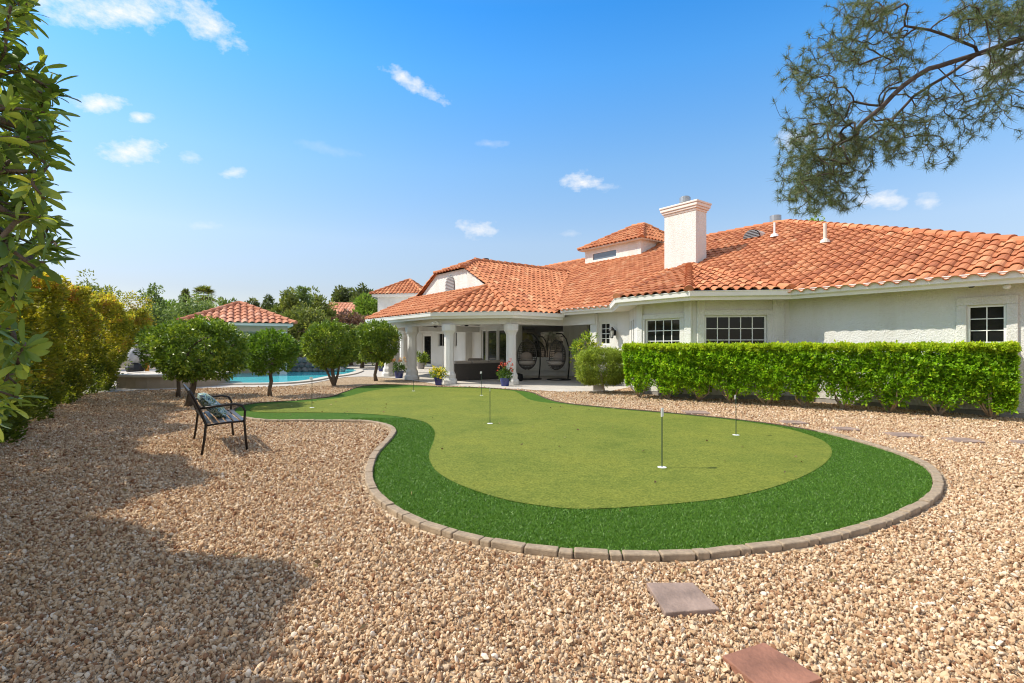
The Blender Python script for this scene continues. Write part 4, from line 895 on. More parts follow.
# broad-leaved tree close on the left
def neartree():
    base = np.array([-2.9, 1.6, 0]); t = thing('broadleaf_tree', 'broad-leaved evergreen tree reaching in at the left border with glossy paddle-shaped leaves', 'tree', base)
    # outline of the crown edge as seen from the terrace: (row, column)
    E = np.array([(-60, 20), (0, 34), (30, 30), (44, 2), (52, 4), (62, 54), (78, 62), (100, 66), (125, 60), (150, 55), (185, 50), (225, 64), (255, 66), (280, 40), (310, 22), (350, 30), (390, 26), (420, 8), (445, -30)], float)
    A = []
    while len(A) < 1150:
        d = rng.uniform(1.35, 2.15); py = rng.uniform(-120, 440); px = rng.uniform(-420, 70)
        if px > np.interp(py, E[:, 0], E[:, 1]) * .92: continue
        if px < -60 and rng.uniform() < .55: continue
        if math.sin(px * .09 + py * .05) * math.sin(py * .071 - px * .04 + d * 3) > .38: continue
        p = W(px, py, d)
        if p[2] > 3.3: continue
        A.append(p)
    A = np.array(A); S = [base, base + np.array([.05, 0, .8]), base + np.array([.2, .05, 1.5]), base + np.array([.35, .1, 2.2]), base + np.array([.45, .1, 2.8])]
    mb, nodes, par, ends = grow(S, [.09, .08, .065, .045, .03], A, .07, .0035); mb.build('trunk', M_BARK, t, smooth=True)
    PP, DD, rr = [], [], []
    for e in ends:
        p = nodes[e]; q = nodes[par[e]]; ax = nrm(nrm(p - q) + np.array([.15, -.1, .55])); k = int(rng.integers(7, 12)); r0 = rng.uniform(0, 1)
        sd = nrm(np.cross(ax, (0, .3, 1))); s2 = np.cross(ax, sd)
        for j in range(k):
            a = j * 2.4 + rng.uniform(0, .5); o = rng.uniform(-.05, .0); dirv = ax * rng.uniform(.25, 1.1) + (sd * math.cos(a) + s2 * math.sin(a)) * .8
            PP.append(p + ax * o); DD.append(dirv); rr.append(np.clip(.6 * r0 + .4 * rng.uniform(), 0, 1))
    V, Fk, per = big_leaves(np.array(PP), np.array(DD), .060, .0175, spread=.34, jitter=.45, curl=.3)
    fast_mesh('crown', V, Fk, M_NT, t, rnd=np.repeat(rr, per), smooth=True)
M_NT = leafmat('paddle_leaf', [(0, (0.061, 0.108, 0.027)), (.4, (0.145, 0.225, 0.043)), (.7, (0.268, 0.352, 0.058)), (.9, (0.556, 0.608, 0.088)), (1, (0.720, 0.720, 0.138))], trans=.36, rough=.36)
neartree()

# pine limb reaching in from the right
def pine():
    base = np.array([9.2, 5.6, 0]); t = thing('pine_tree', 'pine tree whose bare crooked limb and needle tufts hang in at the upper right', 'tree', base)
    def at(px, py, d): return W(px, py, d)
    S = [base, base + np.array([-.1, 0, 1.6]), base + np.array([-.35, -.1, 3.0]), base + np.array([-.9, -.2, 4.1]), at(1180, 20, 5.3), at(1100, 20, 5.2), at(1030, 36, 5.1), at(1004, 45, 5.05), at(978, 54, 5.0)]
    Rr = [.20, .17, .14, .10, .06, .042, .034, .028, .023]
    L2 = [at(975, 47, 5.0), at(960, 41, 4.95), at(945, 35, 4.9), at(930, 30, 4.9), at(917, 28, 4.9), at(905, 26, 4.85)]
    L3 = [at(966, 62, 5.0), at(954, 71, 5.05), at(943, 78, 5.1), at(931, 85, 5.1), at(914, 96, 5.15), at(903, 108, 5.2), at(893, 119, 5.2)]
    L4 = [at(958, 60, 4.95), at(940, 66, 4.85), at(928, 69, 4.8), at(915, 77, 4.75), at(904, 85, 4.75), at(893, 95, 4.7), at(883, 106, 4.7), at(872, 115, 4.7), at(862, 123, 4.7)]
    blobs = [((800, 150), (22, 34), 90), ((822, 175), (34, 26), 120), ((838, 200), (22, 16), 40), ((800, 196), (20, 16), 45), ((850, 150), (32, 34), 120), ((830, 105), (26, 30), 70), ((800, 72), (20, 22), 40), ((845, 45), (30, 28), 80), ((870, 14), (30, 18), 70), ((900, 55), (30, 30), 60),
             ((885, 140), (28, 30), 70), ((915, 130), (28, 24), 34), ((940, 150), (24, 20), 22), ((965, 118), (18, 26), 26), ((990, 100), (20, 26), 40), ((1005, 70), (18, 24), 50), ((1000, 20), (40, 24), 140), ((960, 12), (20, 14), 24), ((930, 100), (26, 22), 26), ((1030, 60), (30, 60), 90), ((1060, 20), (60, 60), 120)]
    A = []
    for (c, r_, n) in blobs:
        for _ in range(int(n * 1.75)):
            q = rng.normal(0, .55, 2); px, py = c[0] + q[0] * r_[0], c[1] + q[1] * r_[1]
            if py > 214 or (px > 870 and py > 168): continue
            A.append(at(px, py, rng.uniform(4.45, 5.5)))
    A = np.array(A); nodes = S + L2
    # the side limbs are joined as attractor chains first
    allS = list(S); n0 = len(S)
    mbT = MB(); 
    import itertools
    skel = np.array(S + L2 + L3 + L4)
    class _: pass
    pts = list(S); par_fix = list(range(-1, len(S) - 1))
    def chain(L, j):
        for p in L: pts.append(p); par_fix.append(j); j = len(pts) - 1
    chain(L2, n0 - 1); chain(L3, n0 - 1); j4 = n0 - 1; chain(L4, j4)
    mb, nodes, par, ends = grow_fixed(pts, par_fix, A, Rr)
    mb.build('trunk', M_PBARK, t, smooth=True)
    # needle tufts
    P, D = [], []
    for e in ends:
        p, q = nodes[e], nodes[par[e]]; ax = nrm(p - q); k = int(rng.integers(30, 46)); o = rng.uniform(-.045, .01, k)
        P.append(p + ax * o[:, None]); D.append(ax * .55 + nrm(rng.normal(0, 1, (k, 3))) * rng.uniform(.7, 1.1))
    P = np.concatenate(P); D = nrm(np.concatenate(D)); n = len(P); L = rng.uniform(.05, .085, n)[:, None]; sd = nrm(np.cross(D, rng.normal(0, 1, (n, 3)))) * .0017
    V = np.stack([P - sd, P + sd, P + D * L + np.array([0, 0, -.006])], 1).reshape(-1, 3); fast_mesh('needles', V, np.arange(3 * n).reshape(-1, 3), M_NEED, t, rnd=rng.uniform(0, 1, n))
def grow_fixed(pts, parf, A, Rr, step=.075, twig=.0019):
    nodes = [np.asarray(p, float) for p in pts]; par = list(parf); nroot = len(nodes); ok0 = 6
    d0 = np.min(np.linalg.norm(A[:, None] - np.array(nodes[ok0:])[None], axis=2), 1); ends = []
    for i in np.argsort(d0):
        a = A[i]; Nn = np.array(nodes[5:]); dd = np.linalg.norm(Nn - a, axis=1); j = int(np.argmin(dd)) + 5; T = dd[j - 5]; n = max(2, int(T / step)); p0 = nodes[j]
        dirp = nrm(p0 - nodes[par[j]]); c1 = p0 + dirp * T * .30; prev = j
        for k in range(1, n + 1):
            t = k / n; q = (1 - t) ** 2 * p0 + 2 * t * (1 - t) * c1 + t * t * a + rng.normal(0, step * .10, 3) * (k < n); nodes.append(q); par.append(prev); prev = len(nodes) - 1
        ends.append(prev)
    cnt = np.zeros(len(nodes))
    for e in ends: cnt[e] += 1
    for i in range(len(nodes) - 1, 0, -1):
        if par[i] >= 0: cnt[par[i]] += cnt[i]
    rad = twig * np.maximum(cnt, 1) ** .36
    for i in range(len(Rr)): rad[i] = Rr[i]
    kids = [[] for _ in nodes]
    for i, p in enumerate(par):
        if p >= 0: kids[p].append(i)
    mb = MB(); nodes = np.array(nodes); stack = [(-1, 0)]
    while stack:
        pv, i = stack.pop(); ch = [pv, i] if pv >= 0 else [i]
        while kids[ch[-1]]:
            ks = sorted(kids[ch[-1]], key=lambda q: -rad[q])
            for k in ks[1:]: stack.append((ch[-1], k))
            ch.append(ks[0])
        if len(ch) > 1:
            rr = rad[ch].copy()
            if pv >= 0: rr[0] = rr[1]
            mb.tube(nodes[ch], rr, 7 if rr.max() > .02 else 4)
    return mb, nodes, par, ends
M_NEED = leafmat('pine_needle', [(0, (0.060, 0.087, 0.038)), (.5, (0.119, 0.162, 0.064)), (.85, (0.190, 0.227, 0.096)), (1, (0.258, 0.205, 0.116))], trans=.3)
pine()

# ---------------------------------------------------------------- pin flags
FLAGS = [((662, 467.3), .68, 'nearest pin flag, on the putting green in front of the hedge'), ((736, 435), .64, 'pin flag at the right rear of the putting green, close to the hedge'), ((490, 423.5), .66, 'pin flag in the middle of the putting green, seen edge-on'),
         ((481.5, 395.3), .64, 'pin flag at the back of the green, before the patio sofa'), ((312, 407.6), .66, 'pin flag on the left lobe of the green, near the pool'), ((413.5, 391), .34, 'short thin pin at the back of the green near the patio columns')]
M_POLE = plain('green_pin_pole', (.02, .05, .035), .5, var=.05)
for i, (p, hgt, lab) in enumerate(FLAGS):
    c = G(*p, .018); t = thing('pin_flag', lab, 'pin flag', c, 0, 'pin flags on the putting green')
    mb = MB(); mb.tube([c, c + np.array([0, 0, hgt])], .0065, 6); mb.build('pole', M_POLE, t)
    if i != 5:
        fx = .012 if i == 2 else .05; f = MB(); f.box(c + np.array([(.0 if i in (0, 2) else -.015), -.01, hgt + (.02 if i in (3, 4) else -.03)]), (fx if i == 2 else .075, .008, .1 if i in (0,) else .065), rz=(1.57 if i == 2 else .95)); f.build('flag', M_WHITE, t)
    m2 = MB(); m2.lathe(c, [(.052, 0), (.052, .004), (.04, .005)], 16); m2.build('cup_rim', M_WHITE, t)

# ---------------------------------------------------------------- bench
def bench():
    o = np.array([-4.08, 6.57, 0]); dx = nrm(np.array([-.585, .81, 0])); dy = nrm(np.array([.37, .40, 0])); dy = nrm(dy - dx * np.dot(dx, dy)); Lb, Db = 1.42, .52
    t = thing('garden_bench', 'dark metal slatted garden bench facing the green with a patterned cushion', 'bench', o + dx * Lb / 2 + dy * Db / 2)
    def B(s, f, z): return o + dx * s + dy * f + np.array([0, 0, z])
    for s, nm in ((0, 'n'), (Lb, 'f')):
        mb = MB(); mb.tube([B(s, .0, 0), B(s, .03, .2), B(s, .05, .41), B(s, -.02, .62), B(s, -.09, .78), B(s, -.13, .86)], .016, 8); mb.tube([B(s, .06, .40), B(s, .3, .42), B(s, .50, .42)], .014, 8)
        mb.build('side_frame', M_DARK, t, smooth=True)
        mb = MB(); mb.tube([B(s, .535, 0), B(s, .515, .22), B(s, .50, .42), B(s, .51, .56), B(s, .47, .635), B(s, .38, .66), B(s, .2, .65), B(s, -.02, .63)], .016, 8); mb.build('leg', M_DARK, t, smooth=True)
    sl = MB()
    for k in range(6): f = .08 + k * .083; sl.box(B(Lb / 2, f, .425), (Lb - .02, .055, .014), x=dx, y=dy)
    sl.build('seat', plain('worn_slats', (.16, .15, .15), .35, .5, var=.25), t)
    bk = MB(); back = nrm(np.array([*( -dy[:2] * .42), 1]))
    bk.tube([B(.0, -.13, .86), B(Lb * .25, -.145, .88), B(Lb * .5, -.15, .89), B(Lb * .75, -.145, .88), B(Lb, -.13, .86)], .016, 8)
    bk.tube([B(.0, .03, .47), B(Lb, .03, .47)], .013, 8)
    for k in range(13): s = .1 + k * (Lb - .2) / 12; bk.box(B(s, -.06, .685), (.05, .008, .42), x=dx, z=back)
    bk.build('backrest', M_DARK, t)
    m, tt, bs, oo = newmat('leaf_print_fabric'); n = noise(tt, 9, 3, .6); n.node.inputs['Distortion'].default_value = 1.6
    tt.links.new(rampn(tt, n, [(.34, (.03, .035, .05)), (.42, (.05, .16, .20)), (.46, (.35, .48, .50)), (.50, (.50, .56, .52)), (.53, (.20, .27, .05)), (.57, (.02, .03, .04)), (.62, (.14, .30, .34)), (.68, (.6, .62, .6))]), bs.inputs['Base Color']); bs.inputs['Roughness'].default_value = .9
    p = MB(); c = B(.62, .17, .60); ax, ay = dx, nrm(np.array([*(-dy[:2] * .95), 1])); az_ = np.cross(ax, ay); N_ = 10; V = []
    for side in (1, -1):
        for i in range(N_ + 1):
            for j in range(N_ + 1):
                u, v = i / N_ * 2 - 1, j / N_ * 2 - 1; th = .085 * (1 - u ** 4) ** .6 * (1 - v ** 4) ** .6; V.append(c + ax * u * .25 * (1 - .06 * v * v) + ay * v * .24 * (1 - .06 * u * u) + az_ * th * side)
    m1 = (N_ + 1) ** 2; F_ = []
    for k in range(2):
        for i in range(N_):
            for j in range(N_):
                q = k * m1 + i * (N_ + 1) + j; f = (q, q + 1, q + N_ + 2, q + N_ + 1); F_.append(f if k == 0 else f[::-1])
    p.add(V, F_); po = p.build('cushion', m, None, c, smooth=True); tag(po, 'teal, white and lime leaf-print cushion leaning on the metal bench', 'cushion')
bench()

# ---------------------------------------------------------------- patio furniture
def sofa():
    p0 = np.array([-2.35, 20.55, 0]); d = nrm(np.array([.793, .609, 0])); n = np.array([-d[1], d[0], 0]); L = 2.75
    t = thing('outdoor_sofa', 'dark wicker outdoor sofa with beige cushions, its back to the green', 'sofa', p0 + d * L / 2)
    mb = MB(); mb.box(p0 + d * L / 2 + n * .05 + np.array([0, 0, .37]), (L, .1, .68), x=d); mb.box(p0 + d * L / 2 + n * .5 + np.array([0, 0, .2]), (L, .8, .34), x=d); mb.build('frame', M_SOFA, t, bevel=.015)
    for k in (0, 1): a = MB(); a.box(p0 + d * (.06 + k * (L - .12)) + n * .5 + np.array([0, 0, .33]), (.12, .85, .6), x=d); a.build('arm', M_SOFA, t, bevel=.015)
    for k in range(3):
        c = MB(); c.box(p0 + d * (.5 + k * .875) + n * .22 + np.array([0, 0, .62]), (.84, .2, .42), x=d); c.build('back_cushion', M_CUSH, t, bevel=.05); c = MB(); c.box(p0 + d * (.5 + k * .875) + n * .6 + np.array([0, 0, .44]), (.84, .62, .14), x=d); c.build('seat_cushion', M_CUSH, t, bevel=.04)
sofa()
def armchair():
    c = np.array([-1.75, 23.6, 0]); t = thing('patio_armchair', 'pale upholstered patio armchair beyond the sofa, by the glass doors', 'armchair', c); mb = MB(); mb.box(c + np.array([0, 0, .2]), (.8, .7, .4)); mb.box(c + np.array([-.38, 0, .33]), (.12, .72, .66)); mb.box(c + np.array([.38, 0, .33]), (.12, .72, .66)); mb.build('frame', M_SOFA, t, bevel=.02)
    b = MB(); b.box(c + np.array([0, .3, .62]), (.7, .18, .5)); b.build('back_cushion', M_PILL, t, bevel=.06); b = MB(); b.box(c + np.array([0, -.02, .46]), (.62, .6, .14)); b.build('seat_cushion', M_CUSH, t, bevel=.04)
armchair()
def egg(cx, d, face, lab, side=1):
    base = np.array([(cx - 512) / F * d, d, 0]); t = thing('hanging_egg_chair', lab, 'egg chair', base, 0, 'hanging egg chairs on the patio')
    ca, sa = math.cos(face), math.sin(face); ex_, ey_ = np.array([ca, sa, 0]), np.array([-sa, ca, 0])
    c = base + np.array([0, 0, 1.08]); mb = MB(); hw, hh = .42, .64
    def sh(th, ph):   # egg shell: th polar from top, ph around; opening faces -ey
        r = math.sin(th) * (1 + .10 * math.cos(th) * -1); return c + ex_ * hw * r * math.cos(ph) + ey_ * .42 * r * math.sin(ph) + np.array([0, 0, hh * math.cos(th)])
    for k in range(13): ph = math.pi * k / 12; mb.tube([sh(th, ph) for th in np.linspace(.03, math.pi * .97, 18)], .010 if 0 < k < 12 else .024, 5, False)
    for th in np.linspace(.25, 2.8, 17): mb.tube([sh(th, ph) for ph in np.linspace(0, math.pi, 12)], .014, 5, False)
    for th in np.linspace(1.95, 2.95, 6): mb.tube([sh(th, ph) for ph in np.linspace(-math.pi, 0, 12)], .013, 5, False)
    mb.build('basket', M_WICK, t)
    cu = MB(); cu.ball(c + np.array([0, -.05, -.34]) , (.36, .36, .15), 14, 8); cu.build('seat_cushion', M_CUSH, t, smooth=True); cu = MB(); cu.ball(c + ey_ * .2 + np.array([0, 0, -.12]), (.27, .12, .24), 14, 8); cu.build('back_cushion', M_PILL, t, smooth=True)
    st = MB(); sx = np.array([side * .52, .12, 0]); 
    st.tube([base + np.array([.50 * math.cos(q) + side * .12, .45 * math.sin(q), .03]) for q in np.linspace(0, 2 * math.pi, 25)], .024, 6, False)
    st.tube([base + sx + np.array([0, 0, .02]), base + sx + np.array([side * .05, 0, .6]), base + sx + np.array([side * .06, 0, 1.3]), base + sx * .85 + np.array([0, 0, 1.75]), base + sx * .5 + np.array([0, 0, 1.97]), base + np.array([0, 0, 1.98])], .028, 8); st.tube([base + np.array([0, 0, 1.98]), c + np.array([0, 0, hh])], .008, 5)
    st.tube([base + sx + np.array([0, 0, .03]), base + sx * .2 + np.array([0, -.35, .03])], .022, 6)
    st.build('stand', M_BLACK, t, smooth=True)
egg(527, 21.6, .1, 'hanging egg chair just right of the patio column, hung from a curved stand'); egg(556, 21.2, -.95, 'hanging egg chair beside the gold shrub, turned sideways on its curved stand')
def pot(px, py, r, hgt, lab, kind, square=False):
    c = G(px, py); t = thing('flower_pot', lab, 'flower pot', c); mb = MB(); 
    mb.lathe(c, [(r * .72, 0.012), (r * .8, hgt * .3), (r * .98, hgt * .85), (r * 1.05, hgt), (r * .92, hgt)], 4 if square else 16, rot=0); mb.build('pot', M_POT, t)
    n = 26; C = c + np.array([0, 0, hgt]); P, D, rr = ell_clumps(C + np.array([0, 0, .12]), (r * 1.25, r * 1.2, .2), 34, .09, 14, .4); V, Fk = leaves(P, D, .085, .035); fast_mesh('leaves', V, Fk, M_RB if kind == 'yellow' else M_CIT2, t, rnd=rng.uniform(0, .9, len(P)))
    nf = 18; 
    if kind == 'yellow': PF_ = C + rng.normal(0, 1, (26, 3)) * np.array([r * .8, r * .8, .08]) + np.array([0, 0, .24]); m = M_FY
    else:
        PF_ = C + np.c_[rng.uniform(-1.5, 1.4, nf) * r, rng.uniform(-.8, .8, nf) * r, rng.uniform(.22, .62, nf)]; m = M_FR if kind == 'red' else M_FM; sm = MB()
        for p in PF_: sm.tube([C + (p - C) * np.array([.3, .3, 0]), (C + p) / 2 + np.array([0, 0, .03]), p], .006, 4)
        sm.build('stalks', M_CITS, t)
    P = np.repeat(PF_, 9, 0) + rng.normal(0, .022, (len(PF_) * 9, 3)); V, Fk = leaves(P, rng.normal(0, 1, P.shape), .055, .045); fast_mesh('flowers', V, Fk, m, t, rnd=rng.uniform(0, 1, len(P)))
M_CIT2 = leafmat('bedding_leaf', [(0, (.04, .09, .012)), (1, (.14, .24, .03))]); M_CITS = plain('flower_stalk', (.08, .16, .03), .7)
M_FY = leafmat('yellow_petal', [(0, (.65, .5, .02)), (1, (.8, .7, .08))]); M_FR = leafmat('red_petal', [(0, (.45, .03, .03)), (.6, (.62, .10, .06)), (1, (.7, .25, .2))]); M_FM = leafmat('mixed_petal', [(0, (.6, .35, .35)), (.5, (.6, .15, .1)), (1, (.7, .6, .1))])
pot(438.8, 385.2, .21, .30, 'square blue pot of yellow flowers at the foot of a patio column', 'yellow', True); pot(505, 386.3, .19, .30, 'blue pot of tall red flowers at the foot of the right-hand patio column', 'red'); pot(399, 378.2, .22, .34, 'blue pot of mixed pink and yellow flowers between two patio columns', 'mixed'); pot(382, 371.5, .23, .30, 'small blue pot of greenery half hidden behind the last citrus trunk', 'yellow')
c = np.array([.18, 20.6, 0]); mb = MB(); mb.lathe(c, [(.25, .012), (.3, .1), (.27, .28), (.1, .34)], 14); tag(mb.build('floor_pouf', M_BLACK, None, c, smooth=True), 'low round black pouf on the patio floor between column and egg chair', 'pouf')
c = gp(421, 31.5); t = thing('potted_plant', 'dark leafy potted plant on the patio before the far windows', 'plant', c); mb = MB(); mb.lathe(c, [(.2, .012), (.28, .4), (.24, .4)], 12); mb.build('pot', M_BASE, t); P, D, rr = ell_clumps(c + np.array([0, 0, .7]), (.4, .4, .35), 30, .15, 18, .3); V, Fk = leaves(P, D, .2, .05); fast_mesh('leaves', V, Fk, M_CIT, t, rnd=rr)
# small kerb block and spout at the paving corner
c = G(598, 391); mb = MB(); mb.box(c + np.array([0, .1, .12]), (.34, .25, .2)); tag(mb.build('corner_block', M_CONC, None, c, bevel=.02), 'low pale concrete block under the rounded shrub at the paving corner', 'kerb block')

# ---------------------------------------------------------------- beyond: spa, boundary walls, pool house, neighbours
c = gp(176, 18.6); t = thing('raised_spa', 'raised tan spa wall with pale coping beyond the citrus trees', 'spa', c); r0 = 1.75
mb = MB(); mb.lathe(c, [(r0, 0), (r0, .40)], 28); mb.build('wall', M_TAN, t); mb = MB(); mb.lathe(c + np.array([0, 0, .40]), [(r0 + .1, 0), (r0 + .1, .07), (r0 - .3, .07), (r0 - .3, .05)], 28); mb.build('coping', plain('spa_coping', (.56, .50, .42), .8, var=.08), t)
def wallbox(name, lab, cat, p0, p1, z, mat, th=.2):
    p0, p1 = np.array([*p0, 0.]), np.array([*p1, 0.]); L = np.linalg.norm(p1 - p0); d = (p1 - p0) / L; c = (p0 + p1) / 2; t = thing(name, lab, cat, c)
    mb = MB(); mb.box(c + np.array([0, 0, z / 2 - .04]), (L, th, z - .08), x=d); mb.build('wall_face', mat, t); mb = MB(); mb.box(c + np.array([0, 0, z - .037]), (L + .06, th + .08, .08), x=d); mb.build('cap', mat, t, bevel=.01)
wallbox('boundary_wall', 'pale grey block boundary wall at the back left, behind the pool', 'wall', (-34, 33), (-21.3, 31.5), 2.15, M_BLOCK)
wallbox('boundary_wall', 'rear block boundary wall under the trees behind the pool house', 'wall', (-21.2, 37), (-8.9, 46), 1.9, M_BLOCK)
wallbox('boundary_wall', 'side block boundary wall running behind the tall left hedge', 'wall', (-5.9, .5), (-34, 42), 1.9, M_BLOCK)
c = gp(305, 27.5); t = thing('rock_wall', 'low grey rock feature wall behind the pool', 'rock wall', c); mb = MB()
for i in range(15):
    for j in range(3): mb.ball(c + np.array([-2.0 + i * .29 + (j % 2) * .14, rng.uniform(-.1, .1), .15 + j * .26]), (.2, .22, .17), 8, 6, .25)
mb.build('stones', M_ROCK, t)
c = gp(137.5, 25.5); t = thing('covered_heap', 'grey and black covered heap beside an orange panel before the boundary wall', 'heap', c)
mb = MB(); mb.ball(c + np.array([-.1, 0, .3]), (.45, .35, .3), 10, 7, .15); mb.build('black_cover', M_BLACK, t); mb = MB(); mb.ball(c + np.array([-.15, .0, .95]), (.32, .3, .45), 10, 8, .15); mb.ball(c + np.array([.05, -.02, 1.5]), (.25, .25, .28), 10, 7, .15); mb.build('grey_cover', M_CGRY, t, smooth=True); mb = MB(); mb.box(c + np.array([.42, .1, .5]), (.18, .1, .7)); mb.build('orange_panel', M_ORAN, t, bevel=.02)
# pool house
Lc = np.array([-15.0, 22.6]); e_ = nrm(np.array([.88, .48])); f_ = np.array([-.48, .88]); S_ = 4.75
def PH(i, j, z): p = Lc + e_ * S_ * i + f_ * S_ * j; return np.array([p[0], p[1], z])
phs = thing('pool_house', 'small square pool pavilion with a pyramid of pale clay tiles beyond the citrus trees', 'pavilion', PH(.5, .5, 0)); zt = 2.58
K = [PH(0, 0, zt), PH(1, 0, zt), PH(1, 1, zt), PH(0, 1, zt)]; TT = PH(.5, .5, 3.66)
pr = make_roof('roof', [([K[i], K[(i + 1) % 4], TT], K[i], K[(i + 1) % 4]) for i in (0, 1, 3)], [(TT, k) for k in K], phs, M_TILE2, house=False, tw=.3, tl=.4)
mb = MB(); mb.prism([PH(.01, .01, 0), PH(.99, .01, 0), PH(.99, .99, 0), PH(.01, .99, 0)], 2.44, 2.56); mb.build('fascia', M_TRIM, phs)
mb = MB(); mb.prism([PH(.1, .5, 0), PH(.9, .5, 0), PH(.9, .9, 0), PH(.1, .9, 0)], 0, 2.44); mb.build('wall', M_TAN, phs)
for (i, j) in ((.1, .1), (.9, .1)): mb = MB(); q = PH(i, j, 0); mb.box(q + np.array([0, 0, 1.1]), (.36, .36, 2.2), x=np.array([*e_, 0])); mb.build('column', M_ST, phs, bevel=.02)
mb = MB(); mb.prism([PH(.06, .06, 0), PH(.94, .06, 0), PH(.94, .14, 0), PH(.06, .14, 0)], 2.15, 2.44); mb.build('beam', M_TAN, phs)
# neighbour house behind the trees
nb = gp(340, 70); nh = thing('neighbour_house', 'neighbouring house showing only a patch of pale pink tiled roof among the trees', 'house', nb); z0 = 5.2; q = [nb + np.array([-6, 0, z0]), nb + np.array([3.0, 0, z0]), nb + np.array([3.0, 9, z0 + .1]), nb + np.array([-6, 9, z0 + .1])]; r0_, r1_ = nb + np.array([-3, 4.5, z0 + 2.6]), nb + np.array([.8, 4.5, z0 + 2.6])
make_roof('roof', [([q[0], q[1], r1_, r0_], q[0], q[1]), ([q[1], q[2], r1_], q[1], q[2])], [(r0_, r1_), (r1_, q[1])], nh, M_TILE2, house=False, tw=.5, tl=.8)
mb = MB(); mb.prism([nb + np.array([-5.4, .6, 0]), nb + np.array([2.5, .6, 0]), nb + np.array([2.5, 8.4, 0]), nb + np.array([-5.4, 8.4, 0])], 0, z0 - .01); mb.build('wall', M_TAN, nh)

# background trees
def fol(name, cols, tr=.3): return leafmat(name, cols, trans=tr)
M_OLIVE = fol('olive_leaf', [(0, (0.095, 0.142, 0.057)), (.5, (0.190, 0.266, 0.085)), (1, (0.342, 0.418, 0.133))]); M_MID = fol('mid_green_leaf', [(0, (0.091, 0.118, 0.036)), (.5, (0.195, 0.238, 0.056)), (1, (0.393, 0.389, 0.090))])
M_YG = fol('yellow_green_leaf', [(0, (0.095, 0.171, 0.028)), (.5, (0.209, 0.323, 0.048)), (1, (0.380, 0.475, 0.076))]); M_PLUM = fol('plum_leaf', [(0, (0.095, 0.057, 0.048)), (.5, (0.190, 0.104, 0.085)), (1, (0.285, 0.171, 0.114))]); M_DKG = fol('dark_pine_leaf', [(0, (0.061, 0.082, 0.037)), (.5, (0.122, 0.162, 0.059)), (1, (0.242, 0.254, 0.095))])
def far(px, py_top, d, wpx, mat, lab, name='garden_tree', zlow=.5, nc=150, per=36, L=None, shell=.45, tall=1.0):
    top = EYE + (HY - py_top) / F * d; rw = wpx / 2 / F * d; rz = (top - zlow) / 2; b = gp(px, d); L = L or d * .0072
    tree(name, lab, b, b + np.array([0, 0, zlow + rz]), (rw, rw * .9, rz), mat, nc, rw * .26, per, L, L * .42, .13 * rw, natt=30, shell=shell)
far(152, 285, 38, 26, M_OLIVE, 'slim feathery pale green tree past the end of the tall hedge', nc=110, per=26, L=.2, zlow=1.5)
far(150, 305, 36, 52, M_OLIVE, 'low pale olive tree over the boundary wall, under the slim feathery one', nc=130)
far(196, 298, 41, 62, M_OLIVE, 'broad grey-green willowy tree behind the palm and the pool house', nc=220, per=46, L=.22)
far(172, 300, 47, 30, M_YG, 'small yellow-green tree between the slim feathery tree and the palm', nc=90)
far(228, 296, 54, 22, M_OLIVE, 'small round tree just right of the palm', nc=80)
far(251, 298, 50, 20, M_DKG, 'dark narrow-topped tree above the left slope of the pool house roof', nc=90)
far(268, 296, 46, 20, M_DKG, 'dark loose tree behind the peak of the pool house, near the tall bushy ones', nc=90)
far(288, 291, 39, 30, M_MID, 'bushy green tree just right of the pool house roof', nc=160)
far(302, 287, 40, 22, M_OLIVE, 'tallest spiky green tree between pool house and the neighbour roof', nc=120, shell=.3)
far(318, 291, 42, 34, M_MID, 'broad bushy green tree left of the neighbour roof', nc=180)
far(305, 308, 36, 50, M_MID, 'low bushy green tree behind the rock feature wall', nc=180)
far(350, 314, 37, 42, M_PLUM, 'reddish purple plum tree under the neighbour roof', 'plum_tree', nc=150, zlow=.8)
far(345, 287, 90, 26, M_DKG, 'distant dark pine behind the neighbour roof', 'pine_tree', nc=120, zlow=5)
far(363, 287, 84, 28, M_DKG, 'distant dark pine right of the neighbour roof', 'pine_tree', nc=120, zlow=5)
far(367, 296, 44, 32, M_YG, 'light green tree beside the far tower of the house', nc=170)
far(362, 325, 33, 30, M_MID, 'low green tree behind the round citrus trees, before the tower', nc=110)
far(92, 276, 30, 48, M_MID, 'green tree rising behind the tall left hedge', nc=140, shell=.35)
far(579, 263, 62, 12, M_DKG, 'tip of a far dark tree just above the roof left of the clerestory', nc=60, zlow=6)
far(811, 219, 52, 34, M_YG, 'tip of a green tree showing over the roof ridge under the pine', nc=130, zlow=8)
far(340, 335, 31, 34, M_MID, 'low dark shrub tree behind the forked citrus tree', nc=90)
far(245, 330, 39, 60, M_MID, 'bushy tree hidden behind the pool house', nc=120)
b = gp(185.5, 75); t = thing('cypress_tree', 'tiny dark cypress spire left of the palm', 'tree', b); mb = MB(); mb.tube([b, b + np.array([0, 0, 3])], .15, 6); mb.build('trunk', M_BARK, t)
n = 2600; z = rng.uniform(0, 1, n); r_ = .75 * np.sin(np.pi * np.clip(z * .9 + .08, 0, 1)) ** .8; q = rng.uniform(0, 6.28, n); P = b + np.c_[r_ * np.cos(q), r_ * np.sin(q), .8 + z * 8.9]; V, Fk = leaves(P, np.c_[np.cos(q) * .4, np.sin(q) * .4, np.ones(n)], .5, .18); fast_mesh('crown', V, Fk, M_DKG, t, rnd=rng.uniform(0, 1, n))
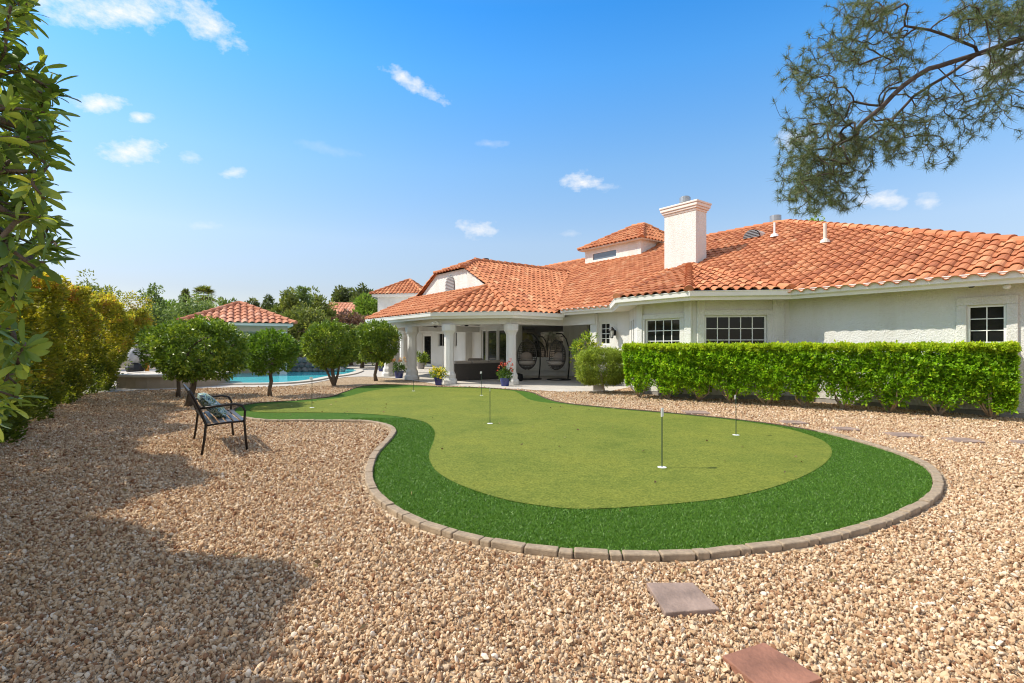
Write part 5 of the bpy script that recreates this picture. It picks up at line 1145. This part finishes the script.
def palm():
    b = gp(204, 60); t = thing('palm_tree', 'fan palm standing above the willowy trees at the back left', 'palm', b); top = b + np.array([0, 0, 7.5]); mb = MB(); mb.tube([b, b + np.array([.1, 0, 3.3]), top], [.28, .22, .2], 10); mb.build('trunk', M_BARK, t)
    Vs, Fs, k = [], [], 0
    for i in range(64):
        az_ = rng.uniform(0, 6.28); elv = rng.uniform(-.8, 1.35); ax = np.array([math.cos(az_) * math.cos(elv), math.sin(az_) * math.cos(elv), math.sin(elv)]); h0 = top + ax * rng.uniform(.5, .75); sd = nrm(np.cross(ax, (0, 0, 1))); 
        for j in range(13):
            a = (j / 12 - .5) * 2.5; dr = nrm(ax * math.cos(a) + sd * math.sin(a)); L = 1.05 * (1 - .25 * abs(a)); tip = h0 + dr * L + np.array([0, 0, -.22]); mid = h0 + dr * L * .55; wv = nrm(np.cross(dr, (0, 0.2, 1))) * .05
            Vs += [h0, mid + wv, tip, mid - wv]; Fs.append((k, k + 1, k + 2, k + 3)); k += 4
    fast_mesh('crown', np.array(Vs), np.array(Fs), M_MID, t, rnd=rng.uniform(0, 1, len(Fs)))
palm()

# a few dry leaves blown onto the turf and gravel
n = 420; P = np.c_[rng.uniform(-7, 9, n), rng.uniform(2.2, 13, n)]; P = np.concatenate([P, np.c_[rng.normal(-6.2, 1.6, 500), rng.uniform(3, 13, 500)], np.c_[rng.uniform(3.0, 9.4, 500), np.zeros(500)]])
m = P[:, 1] == 0; P[m, 1] = 13.6 - (P[m, 0] - 3) * .70 + rng.normal(0, .35, m.sum()); k = ~inside(DECK, P) & (P[:, 0] > -P[:, 1] * .9 - 2) & ((rng.uniform(0, 1, len(P)) < .25) | ~inside(TURF, P)); P = P[k]; n = len(P)
a = rng.uniform(0, 6.28, n); V, Fk = leaves(np.c_[P, np.where(inside(TURF, P), .038, .035)], np.c_[np.cos(a), np.sin(a), np.zeros(n)], .05, .024, spread=.12)
tag(fast_mesh('dry_leaves', V, Fk, leafmat('dry_leaf', [(0, (.10, .06, .03)), (.5, (.26, .16, .07)), (1, (.45, .36, .16))], trans=.1), rnd=rng.uniform(0, 1, n)), 'dry brown leaves scattered over gravel and turf', kind='stuff')
